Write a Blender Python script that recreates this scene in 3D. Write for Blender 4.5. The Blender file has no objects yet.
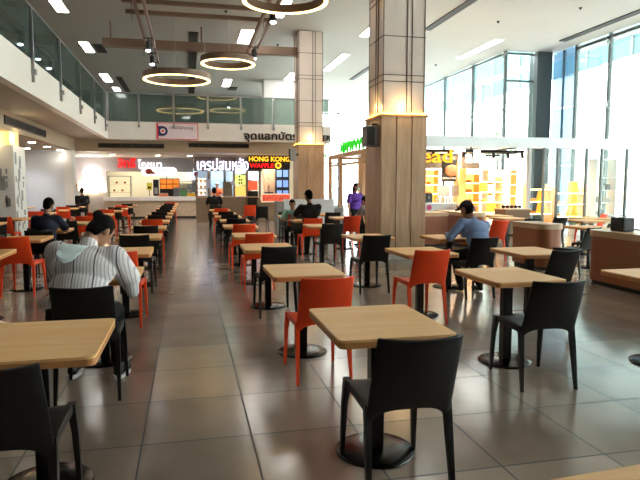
import bpy, bmesh, math, random
from mathutils import Vector, Matrix
random.seed(7)
SC = bpy.context.scene
COL = SC.collection
PI = math.pi
# ------------------------------------------------------------------ camera
CAM_H = 1.45
def _n(v): return Vector(v).normalized()
_Y = _n((188-320, 240-186, 578.0)); _Z = _n((0, 578.0, -(240-186))); _X = _Y.cross(_Z)
if _X.x < 0: _X = -_X
cam_d = bpy.data.cameras.new('camera'); cam = bpy.data.objects.new('camera', cam_d); COL.objects.link(cam)
r = Vector((_X[0], _Y[0], _Z[0])); u = Vector((_X[1], _Y[1], _Z[1])); f = Vector((_X[2], _Y[2], _Z[2]))
M = Matrix((r, u, -f)).transposed().to_4x4(); M.translation = Vector((0, 0, CAM_H))
cam.matrix_world = M
cam_d.sensor_width = 36; cam_d.lens = 578/640*36; cam_d.clip_start = .05; cam_d.clip_end = 300
SC.camera = cam
# ------------------------------------------------------------------ world, sun, exposure
w = bpy.data.worlds.new('world'); SC.world = w; w.use_nodes = True
nt = w.node_tree; nt.nodes.clear()
wo = nt.nodes.new('ShaderNodeOutputWorld'); bg = nt.nodes.new('ShaderNodeBackground')
tc = nt.nodes.new('ShaderNodeTexCoord'); sep = nt.nodes.new('ShaderNodeSeparateXYZ'); cr = nt.nodes.new('ShaderNodeValToRGB')
nt.links.new(tc.outputs['Generated'], sep.inputs[0]); nt.links.new(sep.outputs['Z'], cr.inputs[0])
cr.color_ramp.elements[0].position = 0.0; cr.color_ramp.elements[0].color = (1, .985, .965, 1)
cr.color_ramp.elements[1].position = 0.7; cr.color_ramp.elements[1].color = (.86, .93, 1, 1)
nt.links.new(cr.outputs[0], bg.inputs[0]); bg.inputs[1].default_value = 9.0
nt.links.new(bg.outputs[0], wo.inputs[0])
sd = bpy.data.lights.new('sun', 'SUN'); sd.energy = 6.0; sd.angle = .02; sd.color = (1, .96, .9)
sun = bpy.data.objects.new('sun', sd); COL.objects.link(sun)
sun.rotation_euler = Vector((.62, .25, -.75)).to_track_quat('-Z', 'Y').to_euler()
SC.view_settings.view_transform = 'Standard'; SC.view_settings.look = 'None'
SC.view_settings.gamma = 1; SC.view_settings.use_curve_mapping = False
SC.view_settings.exposure = 1.18

# ------------------------------------------------------------------ materials
def lin(c):
    o = []
    for v in c:
        v = v/255
        o.append(v/12.92 if v <= .04045 else ((v+.055)/1.055)**2.4)
    return tuple(o)+(1,)
MATS = {}
def mat(name, c, rough=.6, metal=0, emit=0, var=0.0, scale=8, spec=.5, kind=None, stretch=(1, 1, 1), alpha=None, bump=0, coat=0):
    if name in MATS: return MATS[name]
    m = bpy.data.materials.new(name); m.use_nodes = True; t = m.node_tree; b = t.nodes['Principled BSDF']
    col = lin(c)
    b.inputs['Base Color'].default_value = col; b.inputs['Roughness'].default_value = rough
    b.inputs['Metallic'].default_value = metal; b.inputs['Specular IOR Level'].default_value = spec
    b.inputs['Coat Weight'].default_value = coat
    if emit:
        b.inputs['Emission Color'].default_value = col; b.inputs['Emission Strength'].default_value = emit
    if var or bump:
        tcn = t.nodes.new('ShaderNodeTexCoord'); mp = t.nodes.new('ShaderNodeMapping'); nz = t.nodes.new('ShaderNodeTexNoise')
        mp.inputs['Scale'].default_value = stretch; nz.inputs['Scale'].default_value = scale; nz.inputs['Detail'].default_value = 5
        t.links.new(tcn.outputs['Object'], mp.inputs[0]); t.links.new(mp.outputs[0], nz.inputs['Vector'])
        if var:
            rp = t.nodes.new('ShaderNodeValToRGB')
            rp.color_ramp.elements[0].position = .3; rp.color_ramp.elements[1].position = .7
            rp.color_ramp.elements[0].color = tuple(max(0, v*(1-var)) for v in col[:3])+(1,)
            rp.color_ramp.elements[1].color = tuple(min(1, v*(1+var)) for v in col[:3])+(1,)
            t.links.new(nz.outputs['Fac'], rp.inputs[0]); t.links.new(rp.outputs[0], b.inputs['Base Color'])
        if bump:
            bp = t.nodes.new('ShaderNodeBump'); bp.inputs['Strength'].default_value = bump
            t.links.new(nz.outputs['Fac'], bp.inputs['Height']); t.links.new(bp.outputs[0], b.inputs['Normal'])
    MATS[name] = m; return m
def glass(name, tint, refl=.08, op=0.0, opc=(200, 220, 215)):
    m = bpy.data.materials.new(name); m.use_nodes = True; t = m.node_tree; t.nodes.clear()
    o = t.nodes.new('ShaderNodeOutputMaterial'); tr = t.nodes.new('ShaderNodeBsdfTransparent'); gl = t.nodes.new('ShaderNodeBsdfGlossy')
    lw = t.nodes.new('ShaderNodeLayerWeight'); lw.inputs[0].default_value = .25
    mt = t.nodes.new('ShaderNodeMath'); mt.operation = 'MULTIPLY_ADD'; mt.inputs[1].default_value = .5; mt.inputs[2].default_value = refl
    mx = t.nodes.new('ShaderNodeMixShader')
    tr.inputs[0].default_value = lin(tint); gl.inputs['Roughness'].default_value = .02; gl.inputs[0].default_value = (.9, .95, .95, 1)
    t.links.new(lw.outputs['Fresnel'], mt.inputs[0]); t.links.new(mt.outputs[0], mx.inputs[0])
    t.links.new(tr.outputs[0], mx.inputs[1]); t.links.new(gl.outputs[0], mx.inputs[2])
    last = mx
    if op:
        df = t.nodes.new('ShaderNodeBsdfDiffuse'); df.inputs[0].default_value = lin(opc); m2 = t.nodes.new('ShaderNodeMixShader')
        m2.inputs[0].default_value = op; t.links.new(mx.outputs[0], m2.inputs[1]); t.links.new(df.outputs[0], m2.inputs[2]); last = m2
    t.links.new(last.outputs[0], o.inputs[0]); MATS[name] = m; return m
def floor_mat():
    m = bpy.data.materials.new('floor_tiles'); m.use_nodes = True; t = m.node_tree; b = t.nodes['Principled BSDF']
    tcn = t.nodes.new('ShaderNodeTexCoord'); s = t.nodes.new('ShaderNodeSeparateXYZ'); t.links.new(tcn.outputs['Object'], s.inputs[0])
    def mth(op, a, bb=None):
        n = t.nodes.new('ShaderNodeMath'); n.operation = op
        for i, v in enumerate((a, bb)):
            if v is None: continue
            if isinstance(v, (int, float)): n.inputs[i].default_value = v
            else: t.links.new(v, n.inputs[i])
        return n.outputs[0]
    def cell(out, ph, sp):
        q = mth('DIVIDE', mth('SUBTRACT', out, ph), sp)
        fr = mth('FRACT', q); d = mth('MINIMUM', fr, mth('SUBTRACT', 1, fr))
        return mth('FLOOR', q), mth('LESS_THAN', d, .0085)
    fx, lx = cell(s.outputs['X'], .332, .615); fy, ly = cell(s.outputs['Y'], 3.27, .67)
    line = mth('MAXIMUM', lx, ly)
    cb = t.nodes.new('ShaderNodeCombineXYZ'); t.links.new(fx, cb.inputs[0]); t.links.new(fy, cb.inputs[1])
    wn = t.nodes.new('ShaderNodeTexWhiteNoise'); t.links.new(cb.outputs[0], wn.inputs['Vector'])
    nz = t.nodes.new('ShaderNodeTexNoise'); nz.inputs['Scale'].default_value = 2.2; nz.inputs['Detail'].default_value = 6
    t.links.new(tcn.outputs['Object'], nz.inputs['Vector'])
    fac = mth('ADD', mth('MULTIPLY', wn.outputs['Value'], .35), mth('MULTIPLY', nz.outputs['Fac'], .65))
    rp = t.nodes.new('ShaderNodeValToRGB'); rp.color_ramp.elements[0].position = .2; rp.color_ramp.elements[1].position = .8
    rp.color_ramp.elements[0].color = lin((136, 119, 105)); rp.color_ramp.elements[1].color = lin((172, 152, 136))
    t.links.new(fac, rp.inputs[0])
    mx = t.nodes.new('ShaderNodeMix'); mx.data_type = 'RGBA'; t.links.new(line, mx.inputs[0]); t.links.new(rp.outputs[0], mx.inputs[6])
    mx.inputs[7].default_value = lin((34, 29, 26)); t.links.new(mx.outputs[2], b.inputs['Base Color'])
    ro = mth('ADD', mth('MULTIPLY', nz.outputs['Fac'], .05), .15); t.links.new(mth('MAXIMUM', ro, mth('MULTIPLY', line, .6)), b.inputs['Roughness'])
    b.inputs['Specular IOR Level'].default_value = 1.0
    return m
def wood(name, c1, c2, rough=.4, axis='Y', scale=3.0, streak=22):
    m = bpy.data.materials.new(name); m.use_nodes = True; t = m.node_tree; b = t.nodes['Principled BSDF']
    tcn = t.nodes.new('ShaderNodeTexCoord'); mp = t.nodes.new('ShaderNodeMapping'); nz = t.nodes.new('ShaderNodeTexNoise')
    sc = {'X': (1, streak, streak), 'Y': (streak, 1, streak), 'Z': (streak, streak, 1)}[axis]
    mp.inputs['Scale'].default_value = sc; nz.inputs['Scale'].default_value = scale; nz.inputs['Detail'].default_value = 6; nz.inputs['Distortion'].default_value = .4
    rp = t.nodes.new('ShaderNodeValToRGB'); rp.color_ramp.elements[0].position = .3; rp.color_ramp.elements[1].position = .72
    rp.color_ramp.elements[0].color = lin(c1); rp.color_ramp.elements[1].color = lin(c2)
    t.links.new(tcn.outputs['Object'], mp.inputs[0]); t.links.new(mp.outputs[0], nz.inputs['Vector'])
    t.links.new(nz.outputs['Fac'], rp.inputs[0]); t.links.new(rp.outputs[0], b.inputs['Base Color']); b.inputs['Roughness'].default_value = rough
    MATS[name] = m; return m

M_floor = floor_mat()
M_table = wood('pale_wood_laminate', (248, 184, 114), (255, 206, 142), .55, 'X', 1.6, 9)
M_edge = wood('table_edge_wood', (190, 122, 68), (212, 146, 90), .45, 'X', 2, 9)
M_clad = wood('column_wood', (176, 140, 106), (204, 168, 134), .55, 'Z', 1.5, 14)
M_brown = mat('brown_laminate', (156, 92, 58), .45, var=.06, scale=3)
M_rim = wood('rim_wood', (196, 158, 122), (214, 178, 142), .4, 'Y', 2, 10)
M_black = mat('black_plastic', (13, 11, 10), .5, var=.05, scale=30)
M_orange = mat('orange_plastic', (252, 74, 26), .4, var=.03, scale=20)
M_metalb = mat('black_powder_metal', (16, 16, 17), .3, var=.1, scale=20)
M_base = mat('black_cast_base', (12, 12, 13), .25, spec=.5)
M_white = mat('white_paint', (226, 224, 220), .65, var=.02, scale=2)
M_ceil = mat('ceiling_paint', (166, 165, 160), .75, var=.02, scale=1)
M_fascia = mat('fascia_paint', (222, 216, 208), .6, var=.02)
M_under = mat('soffit_paint', (158, 146, 130), .7, var=.02)
M_beige = mat('beige_band', (176, 156, 130), .65, var=.03)
M_beam = mat('brown_beam', (118, 92, 74), .5, var=.06, scale=5)
M_groove = mat('dark_bronze', (78, 62, 54), .4, metal=.3)
M_panel = mat('white_cladding', (220, 202, 190), .45, var=.02, scale=3)
M_steel = mat('brushed_steel', (150, 152, 152), .3, metal=.9)
M_dark = mat('dark_grey', (38, 38, 38), .6, var=.05)
M_vent = mat('vent_black', (26, 25, 24), .7)
M_alu = mat('aluminium_white', (188, 190, 190), .35, metal=.2)
M_glass = glass('facade_glass', (244, 250, 249), .05)
M_bal = glass('balustrade_glass', (196, 208, 203), .06, .12, (110, 128, 122))
M_shopg = glass('shop_glass', (245, 250, 248), .03)
M_lamp = mat('lamp_white', (255, 252, 244), emit=9)
M_spot = mat('spot_lens', (235, 238, 255), emit=22)
M_down = mat('downlight_lens', (255, 244, 224), emit=14)
M_warmstrip = mat('warm_strip', (255, 190, 74), emit=5)
M_ledwhite = mat('led_white', (222, 226, 255), emit=1.9)
M_ledwarm = mat('led_warm', (255, 236, 196), emit=8)
M_ledred = mat('led_red', (210, 16, 20), emit=.8)
M_ledyel = mat('led_yellow', (252, 190, 50), emit=.7)
M_ledgreen = mat('led_green', (10, 190, 16), emit=.3)
M_inkblack = mat('ink_black', (18, 18, 20), .5)
M_redink = mat('red_ink', (214, 40, 50), .5)
M_conc = mat('pale_concrete', (205, 205, 200), .8, var=.05, scale=2)
M_teal = mat('teal_glass_wall', (74, 100, 102), .8, var=.1, scale=.6, spec=.05)
M_stone = mat('beige_stone', (190, 170, 146), .5, var=.12, scale=10)
M_grey = mat('grey_panel', (150, 146, 142), .6, var=.04)
M_brown2 = mat('brownish_panel', (142, 122, 100), .55, var=.05)
M_cream = mat('cream_panel', (236, 226, 196), .6)
M_marble = mat('white_marble', (226, 224, 222), .3, var=.06, scale=6)

# ------------------------------------------------------------------ mesh helpers
class MB:
    def __init__(s): s.bm = bmesh.new()
    def box(s, x0, x1, y0, y1, z0, z1, bev=0):
        r_ = bmesh.ops.create_cube(s.bm, size=1)
        vs = r_['verts']
        for v in vs: v.co = Vector(((x0+x1)/2+v.co.x*(x1-x0), (y0+y1)/2+v.co.y*(y1-y0), (z0+z1)/2+v.co.z*(z1-z0)))
        if bev:
            es = list({e for v in vs for e in v.link_edges}); bmesh.ops.bevel(s.bm, geom=es, offset=bev, segments=2, affect='EDGES', profile=.6)
        return s
    def tube(s, p0, p1, r0, r1=None, n=12):
        p0 = Vector(p0); p1 = Vector(p1); r1 = r0 if r1 is None else r1
        d = p1-p0; q = d.to_track_quat('Z', 'Y').to_matrix().to_4x4(); q.translation = (p0+p1)/2
        bmesh.ops.create_cone(s.bm, cap_ends=True, segments=n, radius1=r0, radius2=r1, depth=d.length, matrix=q); return s
    def lathe(s, prof, c=(0, 0, 0), n=32):
        rings = []
        for (rr, z) in prof:
            rings.append([s.bm.verts.new((c[0]+rr*math.cos(2*PI*k/n), c[1]+rr*math.sin(2*PI*k/n), c[2]+z)) for k in range(n)])
        for a, b in zip(rings, rings[1:]):
            for k in range(n): s.bm.faces.new((a[k], a[(k+1) % n], b[(k+1) % n], b[k]))
        s.bm.faces.new(rings[0][::-1]); s.bm.faces.new(rings[-1]); return s
    def ball(s, c, rx, ry=None, rz=None, sub=2):
        ry = rx if ry is None else ry; rz = rx if rz is None else rz
        mtx = Matrix.Translation(c) @ Matrix.Diagonal((rx, ry, rz, 1))
        bmesh.ops.create_icosphere(s.bm, subdivisions=sub, radius=1, matrix=mtx); return s
    def prism(s, pts, z0, z1):
        a = [s.bm.verts.new((x, y, z0)) for x, y in pts]; b = [s.bm.verts.new((x, y, z1)) for x, y in pts]
        n = len(pts); s.bm.faces.new(a[::-1]); s.bm.faces.new(b)
        for k in range(n): s.bm.faces.new((a[k], a[(k+1) % n], b[(k+1) % n], b[k]))
        return s
    def grid(s, rows, thick=None):      # rows of points, optional closed thickness done by solidify later
        vs = [[s.bm.verts.new(p) for p in row] for row in rows]
        for a, b in zip(vs, vs[1:]):
            for k in range(len(a)-1): s.bm.faces.new((a[k], a[k+1], b[k+1], b[k]))
        return s
    def build(s, name, m, parent=None, smooth=False, loc=None):
        bmesh.ops.recalc_face_normals(s.bm, faces=s.bm.faces)
        me = bpy.data.meshes.new(name); s.bm.to_mesh(me); s.bm.free(); me.materials.append(m)
        if smooth:
            for p in me.polygons: p.use_smooth = True
        o = bpy.data.objects.new(name, me); COL.objects.link(o); o.parent = parent
        if loc is not None: o.location = loc
        return o
def tag(o, label, cat, group=None, kind=None):
    o['label'] = label; o['category'] = cat
    if group: o['group'] = group
    if kind: o['kind'] = kind
    return o
def thing(name, label, cat, loc=(0, 0, 0), rz=0, group=None):
    o = bpy.data.objects.new(name, None); COL.objects.link(o); o.location = loc; o.rotation_euler = (0, 0, rz)
    o.empty_display_size = .1
    return tag(o, label, cat, group)
def struct(name, mb, m, smooth=False):
    o = mb.build(name, m, None, smooth); o['kind'] = 'structure'; return o
def kids(o): return [c for c in bpy.data.objects if c.parent == o]
def copy_tree(src, parent=None):
    c = src.copy(); COL.objects.link(c); c.parent = parent
    for ch in KIDS.get(src.name) or KIDS.setdefault(src.name, kids(src)): copy_tree(ch, c)
    return c
KIDS = {}
def text_mesh(name, s, m, w_, h_, loc, rz=0, depth=.04, parent=None, bold=.0, face=0.0):
    """lettering standing upright in XZ, front facing -Y, left-bottom corner at loc; w_ x h_ metres"""
    cu = bpy.data.curves.new(name, 'FONT'); cu.body = s; cu.size = 1; cu.extrude = .02; cu.offset = bold; cu.resolution_u = 3
    t = bpy.data.objects.new(name, cu); COL.objects.link(t)
    dg = bpy.context.evaluated_depsgraph_get(); me = bpy.data.meshes.new_from_object(t.evaluated_get(dg))
    bpy.data.objects.remove(t); bpy.data.curves.remove(cu)
    xs = [v.co.x for v in me.vertices]; ys = [v.co.y for v in me.vertices]
    x0, x1, y0, y1 = min(xs), max(xs), min(ys), max(ys)
    for v in me.vertices:
        v.co = Vector(((v.co.x-x0)/(x1-x0)*w_, -(v.co.z/.02)*depth/2, (v.co.y-y0)/(y1-y0)*h_))
    me.materials.clear(); me.materials.append(m); me.name = name
    o = bpy.data.objects.new(name, me); COL.objects.link(o); o.location = loc; o.rotation_euler = (0, 0, rz); o.parent = parent
    return o
def lamp(name, kind, loc, energy, color=(1, 1, 1), size=.5, rot=None, parent=None, size_y=None, spot=1.2):
    d = bpy.data.lights.new(name, kind); d.energy = energy; d.color = color
    if kind == 'AREA':
        d.size = size
        if size_y: d.shape = 'RECTANGLE'; d.size_y = size_y
    elif kind == 'SPOT': d.spot_size = spot; d.spot_blend = .6; d.shadow_soft_size = size
    else: d.shadow_soft_size = size
    o = bpy.data.objects.new(name, d); COL.objects.link(o); o.location = loc; o.parent = parent
    if rot: o.rotation_euler = rot
    return o

# ================================================================== SETTING
CZ = 6.6       # ceiling height
XL = -9.0; XF = 14.05; XF2 = 12.0; YJ = 20.6; YB = 40.0; YN = -5.0
struct('floor', MB().prism([(XL, YN), (XF, YN), (XF, YJ), (XF2, YJ), (XF2, YB), (XL, YB)], -.1, 0), M_floor)
struct('trim_1', MB().box(XF, 60, YN-20, 90, -.15, -.03).box(XL, XF, YB, 90, -.15, -.03), M_conc)
# ceiling follows the stepped facade line
struct('ceiling', MB().prism([(XL, YN), (XF, YN), (XF, YJ), (XF2, YJ), (XF2, YB), (XL, YB)], CZ, CZ+.35), M_ceil)
struct('wall_near', MB().box(XL, XF, YN-.2, YN, -.1, CZ), mat('dark_brown_wall', (70, 58, 50), .6))
struct('wall_left', MB().box(XL-.2, XL, YN, YB, -.1, CZ), mat('dark_shop_wall', (84, 86, 82), .6))
struct('wall_far', MB().box(XL, 5.4, 34.0, 34.2, -.1, CZ), M_grey)
struct('wall_stair_block', MB().box(3.7, 5.2, 28.5, 29.5, 3.8, CZ), M_white)
# mezzanine slab in an L: left wing and far wing
MX, MY, MT, MBZ = -2.8, 22.5, 3.8, 3.15
struct('trim_2', MB().box(MX-.18, MX, YN, MY+.18, MBZ, MT).box(MX, 5.57, MY, MY+.18, MBZ, MT), M_fascia)
struct('trim_3', MB().box(XL, MX-.18, YN, MY+.18, MBZ+.01, MT-.05).box(XL, 5.57, MY+.18, 34, MBZ+.01, MT-.05), M_under)
# beige dropped band below the mezzanine with grilles, and lower soffit ceiling behind it
struct('trim_4', MB().box(-4.2, -4.0, YN, 22.85, 2.731, 3.16).box(-4.2, 5.3, 22.85, 23.05, 2.73, 3.16), M_beige)
struct('trim_5', MB().box(XL, -4.2, YN, 34, 2.73, 2.85).box(-4.2, 5.3, 23.05, 34, 2.73, 2.85), mat('lower_soffit', (188, 176, 158), .7, var=.02))
# black air slots in the band
def grille(x0, x1, y0, y1, z0, z1, label, slats=6, along='x'):
    g = thing('air_grille', label, 'vent', ((x0+x1)/2, (y0+y1)/2, z0))
    cx, cy = (x0+x1)/2, (y0+y1)/2
    MB().box(x0-cx, x1-cx, y0-cy, y1-cy, 0, z1-z0).build('backing', M_vent, g)
    fr = MB(); t_ = .02
    if along == 'x':
        for zz in (0, z1-z0-t_): fr.box(x0-cx, x1-cx, y0-cy-.015, y0-cy, zz, zz+t_)
        for k in range(slats+1):
            xx = x0-cx+(x1-x0-t_)*k/slats; fr.box(xx, xx+t_, y0-cy-.015, y0-cy, 0, z1-z0)
    else:
        for zz in (0, z1-z0-t_): fr.box(x1-cx, x1-cx+.015, y0-cy, y1-cy, zz, zz+t_)
        for k in range(slats+1):
            yy = y0-cy+(y1-y0-t_)*k/slats; fr.box(x1-cx, x1-cx+.015, yy, yy+t_, 0, z1-z0)
    fr.build('frame', M_groove, g)
grille(-3.2, -.85, 22.8, 22.85, 2.86, 3.03, 'long black air grille in the beige band above the red and white Thai sign')
grille(.05, 2.35, 22.8, 22.85, 2.92, 3.08, 'black air grille in the beige band above the white lit crepe sign')
grille(-4.0, -3.97, 9.6, 12.6, 2.84, 3.04, 'grey air grille in the dropped left band nearest the camera', 4, 'y')
grille(-4.0, -3.97, 14.4, 18.2, 2.84, 3.04, 'grey air grille in the dropped left band further along it', 4, 'y')
# white wall beneath the left wing, and its end return
struct('wall_left_inner', MB().box(XL, -4.3, 22.5, 22.7, 0, 2.73), mat('cool_white_wall', (214, 218, 224), .6, var=.02, scale=1))
struct('trim_6', MB().box(-4.3, -4.0, 22.3, 22.75, 0, 2.729), M_white)

# balustrade ---------------------------------------------------------------
def balustrade():
    b = thing('glass_balustrade', 'long glass balustrade with steel posts along the left mezzanine edge', 'railing', (MX, 10, MBZ))
    zb = MT-MBZ
    ys = [2.15+2.45*k for k in range(9)]
    for k, yy in enumerate(ys):
        MB().box(.0, .05, yy-10-.03, yy-10+.03, zb-.42, zb+.92).box(-.02, .09, yy-10-.05, yy-10+.05, zb-.28, zb-.18).build('post', M_steel, b)
    for k in range(len(ys)-1):
        MB().box(-.03, -.015, ys[k]-10+.04, ys[k+1]-10-.04, zb+.02, zb+1.0).build('glass_panel', M_bal, b)
    MB().box(-.06, -.01, YN-10+2, MY-10, zb+1.0, zb+1.04).build('handrail', M_steel, b)
    b = thing('glass_balustrade', 'glass balustrade with steel posts on the far mezzanine above the food stalls', 'railing', (1, MY, MBZ))
    xs = [-1.71+1.245*k for k in range(6)]
    allx = [MX-.0]+xs+[5.5]
    for xx in xs: MB().box(xx-1-.025, xx-1+.025, -.05, -.002, zb-.22, zb+.92).box(xx-1-.045, xx-1+.045, -.08, -.05, zb-.2, zb-.11).build('post', M_steel, b)
    for a, c in zip(allx, allx[1:]): MB().box(a-1+.04, c-1-.04, .02, .035, zb+.02, zb+1.0).build('glass_panel', M_bal, b)
    MB().box(MX-1, 4.5, .01, .06, zb+1.0, zb+1.04).build('handrail', M_steel, b)
balustrade()

# ------------------------------------------------------------------ pillars
def pillar(x0, y0, wd, dp, split, label):
    p = thing('pillar', label, 'pillar', (x0+wd/2, y0+dp/2, 0))
    a, d = wd/2, dp/2
    MB().box(-a-.01, a+.01, -d-.01, d+.01, 0, .10).build('plinth', mat('pale_plinth', (196, 196, 190), .4), p)
    wc = MB(); n = 3; g = .012
    wc.box(-a+.03, a-.03, -d+.03, d-.03, .1, split)
    for k in range(n):      # vertical wood boards with open joints
        u0 = -a+2*a*k/n+g; u1 = -a+2*a*(k+1)/n-g
        wc.box(u0, u1, -d, -d+.03, .1, split).box(u0, u1, d-.03, d, .1, split)
        v0 = -d+2*d*k/n+g; v1 = -d+2*d*(k+1)/n-g
        wc.box(-a, -a+.03, v0, v1, .1, split).box(a-.03, a, v0, v1, .1, split)
    wc.build('wood_cladding', M_clad, p)
    MB().box(-a-.02, a+.02, -d-.02, d+.02, split, split+.04).build('shelf_rim', M_edge, p)
    MB().box(-a+.02, a-.02, -d+.02, d-.02, split+.041, split+.075).build('light_strip', M_warmstrip, p)
    i = .055
    MB().box(-a+i, a-i, -d+i, d-i, split+.076, CZ-.001).build('white_cladding', M_panel, p)
    gr = MB(); t_ = .012
    zs2 = [3.46, 3.58, 4.31, 5.03, 5.15, 5.88]
    for z_ in zs2: gr.box(-a+i-.016, a-i+.016, -d+i-.016, d-i+.016, z_, z_+t_)
    for xx in (-a+i, .06, .16, a-i):
        for yy in (-d+i, d-i): gr.box(xx-t_/2, xx+t_/2, yy-.014, yy+.014, split+.08, CZ-.001)
    for yy in (-.14, .0):
        for xx in (-a+i, a-i): gr.box(xx-.014, xx+.014, yy-t_/2, yy+t_/2, split+.08, CZ-.001)
    gr.build('bronze_trim', M_groove, p)
    return p
pillar(3.65, 10.75, .95, 1.0, 2.79, 'large near pillar with pale wood boards below and white panels above')
pillar(3.65, 19.4, .92, .95, 2.82, 'farther pillar of pale wood and white panels beside the waffle sign')
lamp('pillar_glow', 'POINT', (4.1, 10.62, 3.0), 3, (1, .7, .3), .05); lamp('pillar_glow', 'POINT', (3.55, 11.2, 3.0), 3, (1, .7, .3), .05)
lamp('pillar_glow', 'POINT', (4.1, 19.28, 3.05), 3, (1, .7, .3), .05)
# speaker on main pillar, small box on far pillar
s = thing('wall_speaker', 'black and silver box speaker fixed high on the near wood pillar', 'speaker', (3.5, 11.0, 2.42))
MB().box(-.11, .14, -.16, .16, -.2, .2, .015).build('cabinet', mat('silver_grey', (128, 122, 116), .4), s)
MB().box(-.10, .05, -.178, -.161, -.18, .17).build('grille_cloth', M_vent, s); MB().box(.05, .15, -.03, .03, .2, .25).build('bracket', M_dark, s)
s = thing('wall_speaker', 'small grey speaker on the farther pillar beside the waffle sign', 'speaker', (3.45, 19.3, 2.5))
MB().box(-.1, .1, -.12, .12, -.2, .2, .015).build('cabinet', M_grey, s); MB().box(-.12, -.101, -.1, .1, -.18, .18).build('grille_cloth', M_vent, s)
MB().box(.1, .2, -.03, .11, -.03, .03).build('bracket', M_dark, s)
# white tiled column left
p = thing('pillar', 'white square pillar with grey block pattern under the left mezzanine', 'pillar', (-4.52, 15.4, 0))
MB().box(-.55, .55, -.5, .5, 0, 2.4).build('cladding', M_white, p)
gp = MB()
for k in range(26):
    zz = random.uniform(.2, 2.3); h = random.uniform(.05, .3); x = random.uniform(-.5, .38); gp.box(x, x+random.uniform(.03, .14), -.506, -.5, zz, min(2.38, zz+h))
    y = random.uniform(-.45, .3); gp.box(.55, .556, y, y+random.uniform(.05, .15), zz, min(2.38, zz+h))
gp.build('block_pattern', mat('pattern_grey', (150, 152, 152), .6), p)
MB().box(-.45, .45, -.4, .4, 2.4, 2.73).build('lit_collar', mat('warm_collar', (250, 226, 168), .5), p)
lamp('collar_glow', 'POINT', (-4.52, 14.78, 2.55), 8, (1, .8, .5), .05); lamp('collar_glow', 'POINT', (-3.9, 15.3, 2.6), 4, (1, .8, .5), .05)

# ------------------------------------------------------------------ facade
def facade():
    n = 0
    def pane(mb_pane, mb_frame):
        nonlocal n; n += 1
        o = mb_frame.build('window_%d' % n, M_metalgrey, None); o['kind'] = 'structure'
        mb_pane.build('glass_pane', M_glass, o)
    ysr = [20.5, 19.15, 17.4, 15.0, 12.1, 8.8, 5.5, 2.2, -1.1, YN]
    for a, b in zip(ysr[1:], ysr[2:]):
        pane(MB().box(XF+.01, XF+.03, b, a, 0, CZ), MB().box(XF-.05, XF+.05, a-.05, a+.05, 0, CZ).box(XF-.04, XF+.04, b, a, CZ-.18, CZ-.08).box(XF-.04, XF+.04, b, a, 0, .08))
    ysl = [YJ, 23.2, 26.0, 28.9, 32, 34.6, 37.3, YB]
    for a, b in zip(ysl, ysl[1:]):
        pane(MB().box(XF2+.01, XF2+.03, a, b, 0, CZ), MB().box(XF2-.05, XF2+.05, a-.05, a+.05, 0, CZ).box(XF2-.04, XF2+.04, a, b, CZ-.12, CZ-.04).box(XF2-.04, XF2+.04, a, b, 0, .08))
    pane(MB().box(XF2+.05, 13.2, YJ-.02, YJ, 0, CZ), MB().box(XF2, 13.2, YJ-.04, YJ+.04, CZ-.12, CZ-.04).box(XF2, 13.2, YJ-.04, YJ+.04, 5.45, 5.53).box(XF2, 13.2, YJ-.04, YJ+.04, 0, .08))
    xs = [5.5, 7.1, 8.75, 10.4, XF2]
    for a, b in zip(xs, xs[1:]):
        pane(MB().box(a, b, YB-.03, YB-.01, 0, CZ), MB().box(a-.05, a+.05, YB-.05, YB+.05, 0, CZ).box(a, b, YB-.05, YB+.05, CZ-.12, CZ-.04).box(a, b, YB-.04, YB+.04, 3.0, 3.1).box(a, b, YB-.04, YB+.04, 0, .08))
M_metalgrey = mat('mullion_grey', (88, 96, 96), .4, metal=.4)
facade()
# spider fittings on the tall glass
for i, (x, y, z, lb) in enumerate(((XF-.14, 17.4, 4.2, 'steel spider fitting on the tall glass at far right'), (XF2-.14, YJ, 4.4, 'steel spider fitting on the glass left of the dark corner column'),
        (XF2-.14, 23.2, 4.4, 'steel spider fitting on the glass second left of the dark corner column'), (XF-.14, 17.4, 6.3, 'steel spider fitting at the head of the far right mullion'),
        (XF2-.14, YJ, 6.35, 'steel spider fitting under the ceiling left of the dark corner column'))):
    g = thing('spider_fitting', lb, 'glass fitting', (x, y, z))
    MB().box(0, .1, -.04, .04, -.04, .04, .01).build('hub', M_steel, g)
    for sy in (-1, 1):
        for sz in (-1, 1): MB().tube((.02, 0, 0), (.1, sy*.2, sz*.2), .018, .014, 8).build('arm', M_steel, g)
# dark corner column and pale blue glass panel beside it
struct('wall_corner_column', MB().box(13.22, 13.86, YJ-.25, YJ+.3, 0, CZ), mat('dark_column', (44, 54, 52), .5))
g = thing('blue_glass_screen', 'pale blue glass panel beside the dark corner column', 'glass panel', (XF-.02, 19.85, 0))
BG = glass('blue_glass', (196, 218, 234), .05, .25, (140, 166, 188))
for k, (z0, z1) in enumerate(((0, 2.2), (2.22, 4.4), (4.42, CZ-.02))):
    MB().box(-.03, .01, -.66, -.02, z0+.02, z1).build('glass_panel', BG, g)
    MB().box(-.03, .01, .02, .64, z0+.02, z1).build('glass_panel', BG, g)
MB().box(-.06, .02, -.02, .02, 0, CZ-.02).build('mullion', M_metalgrey, g)
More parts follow.
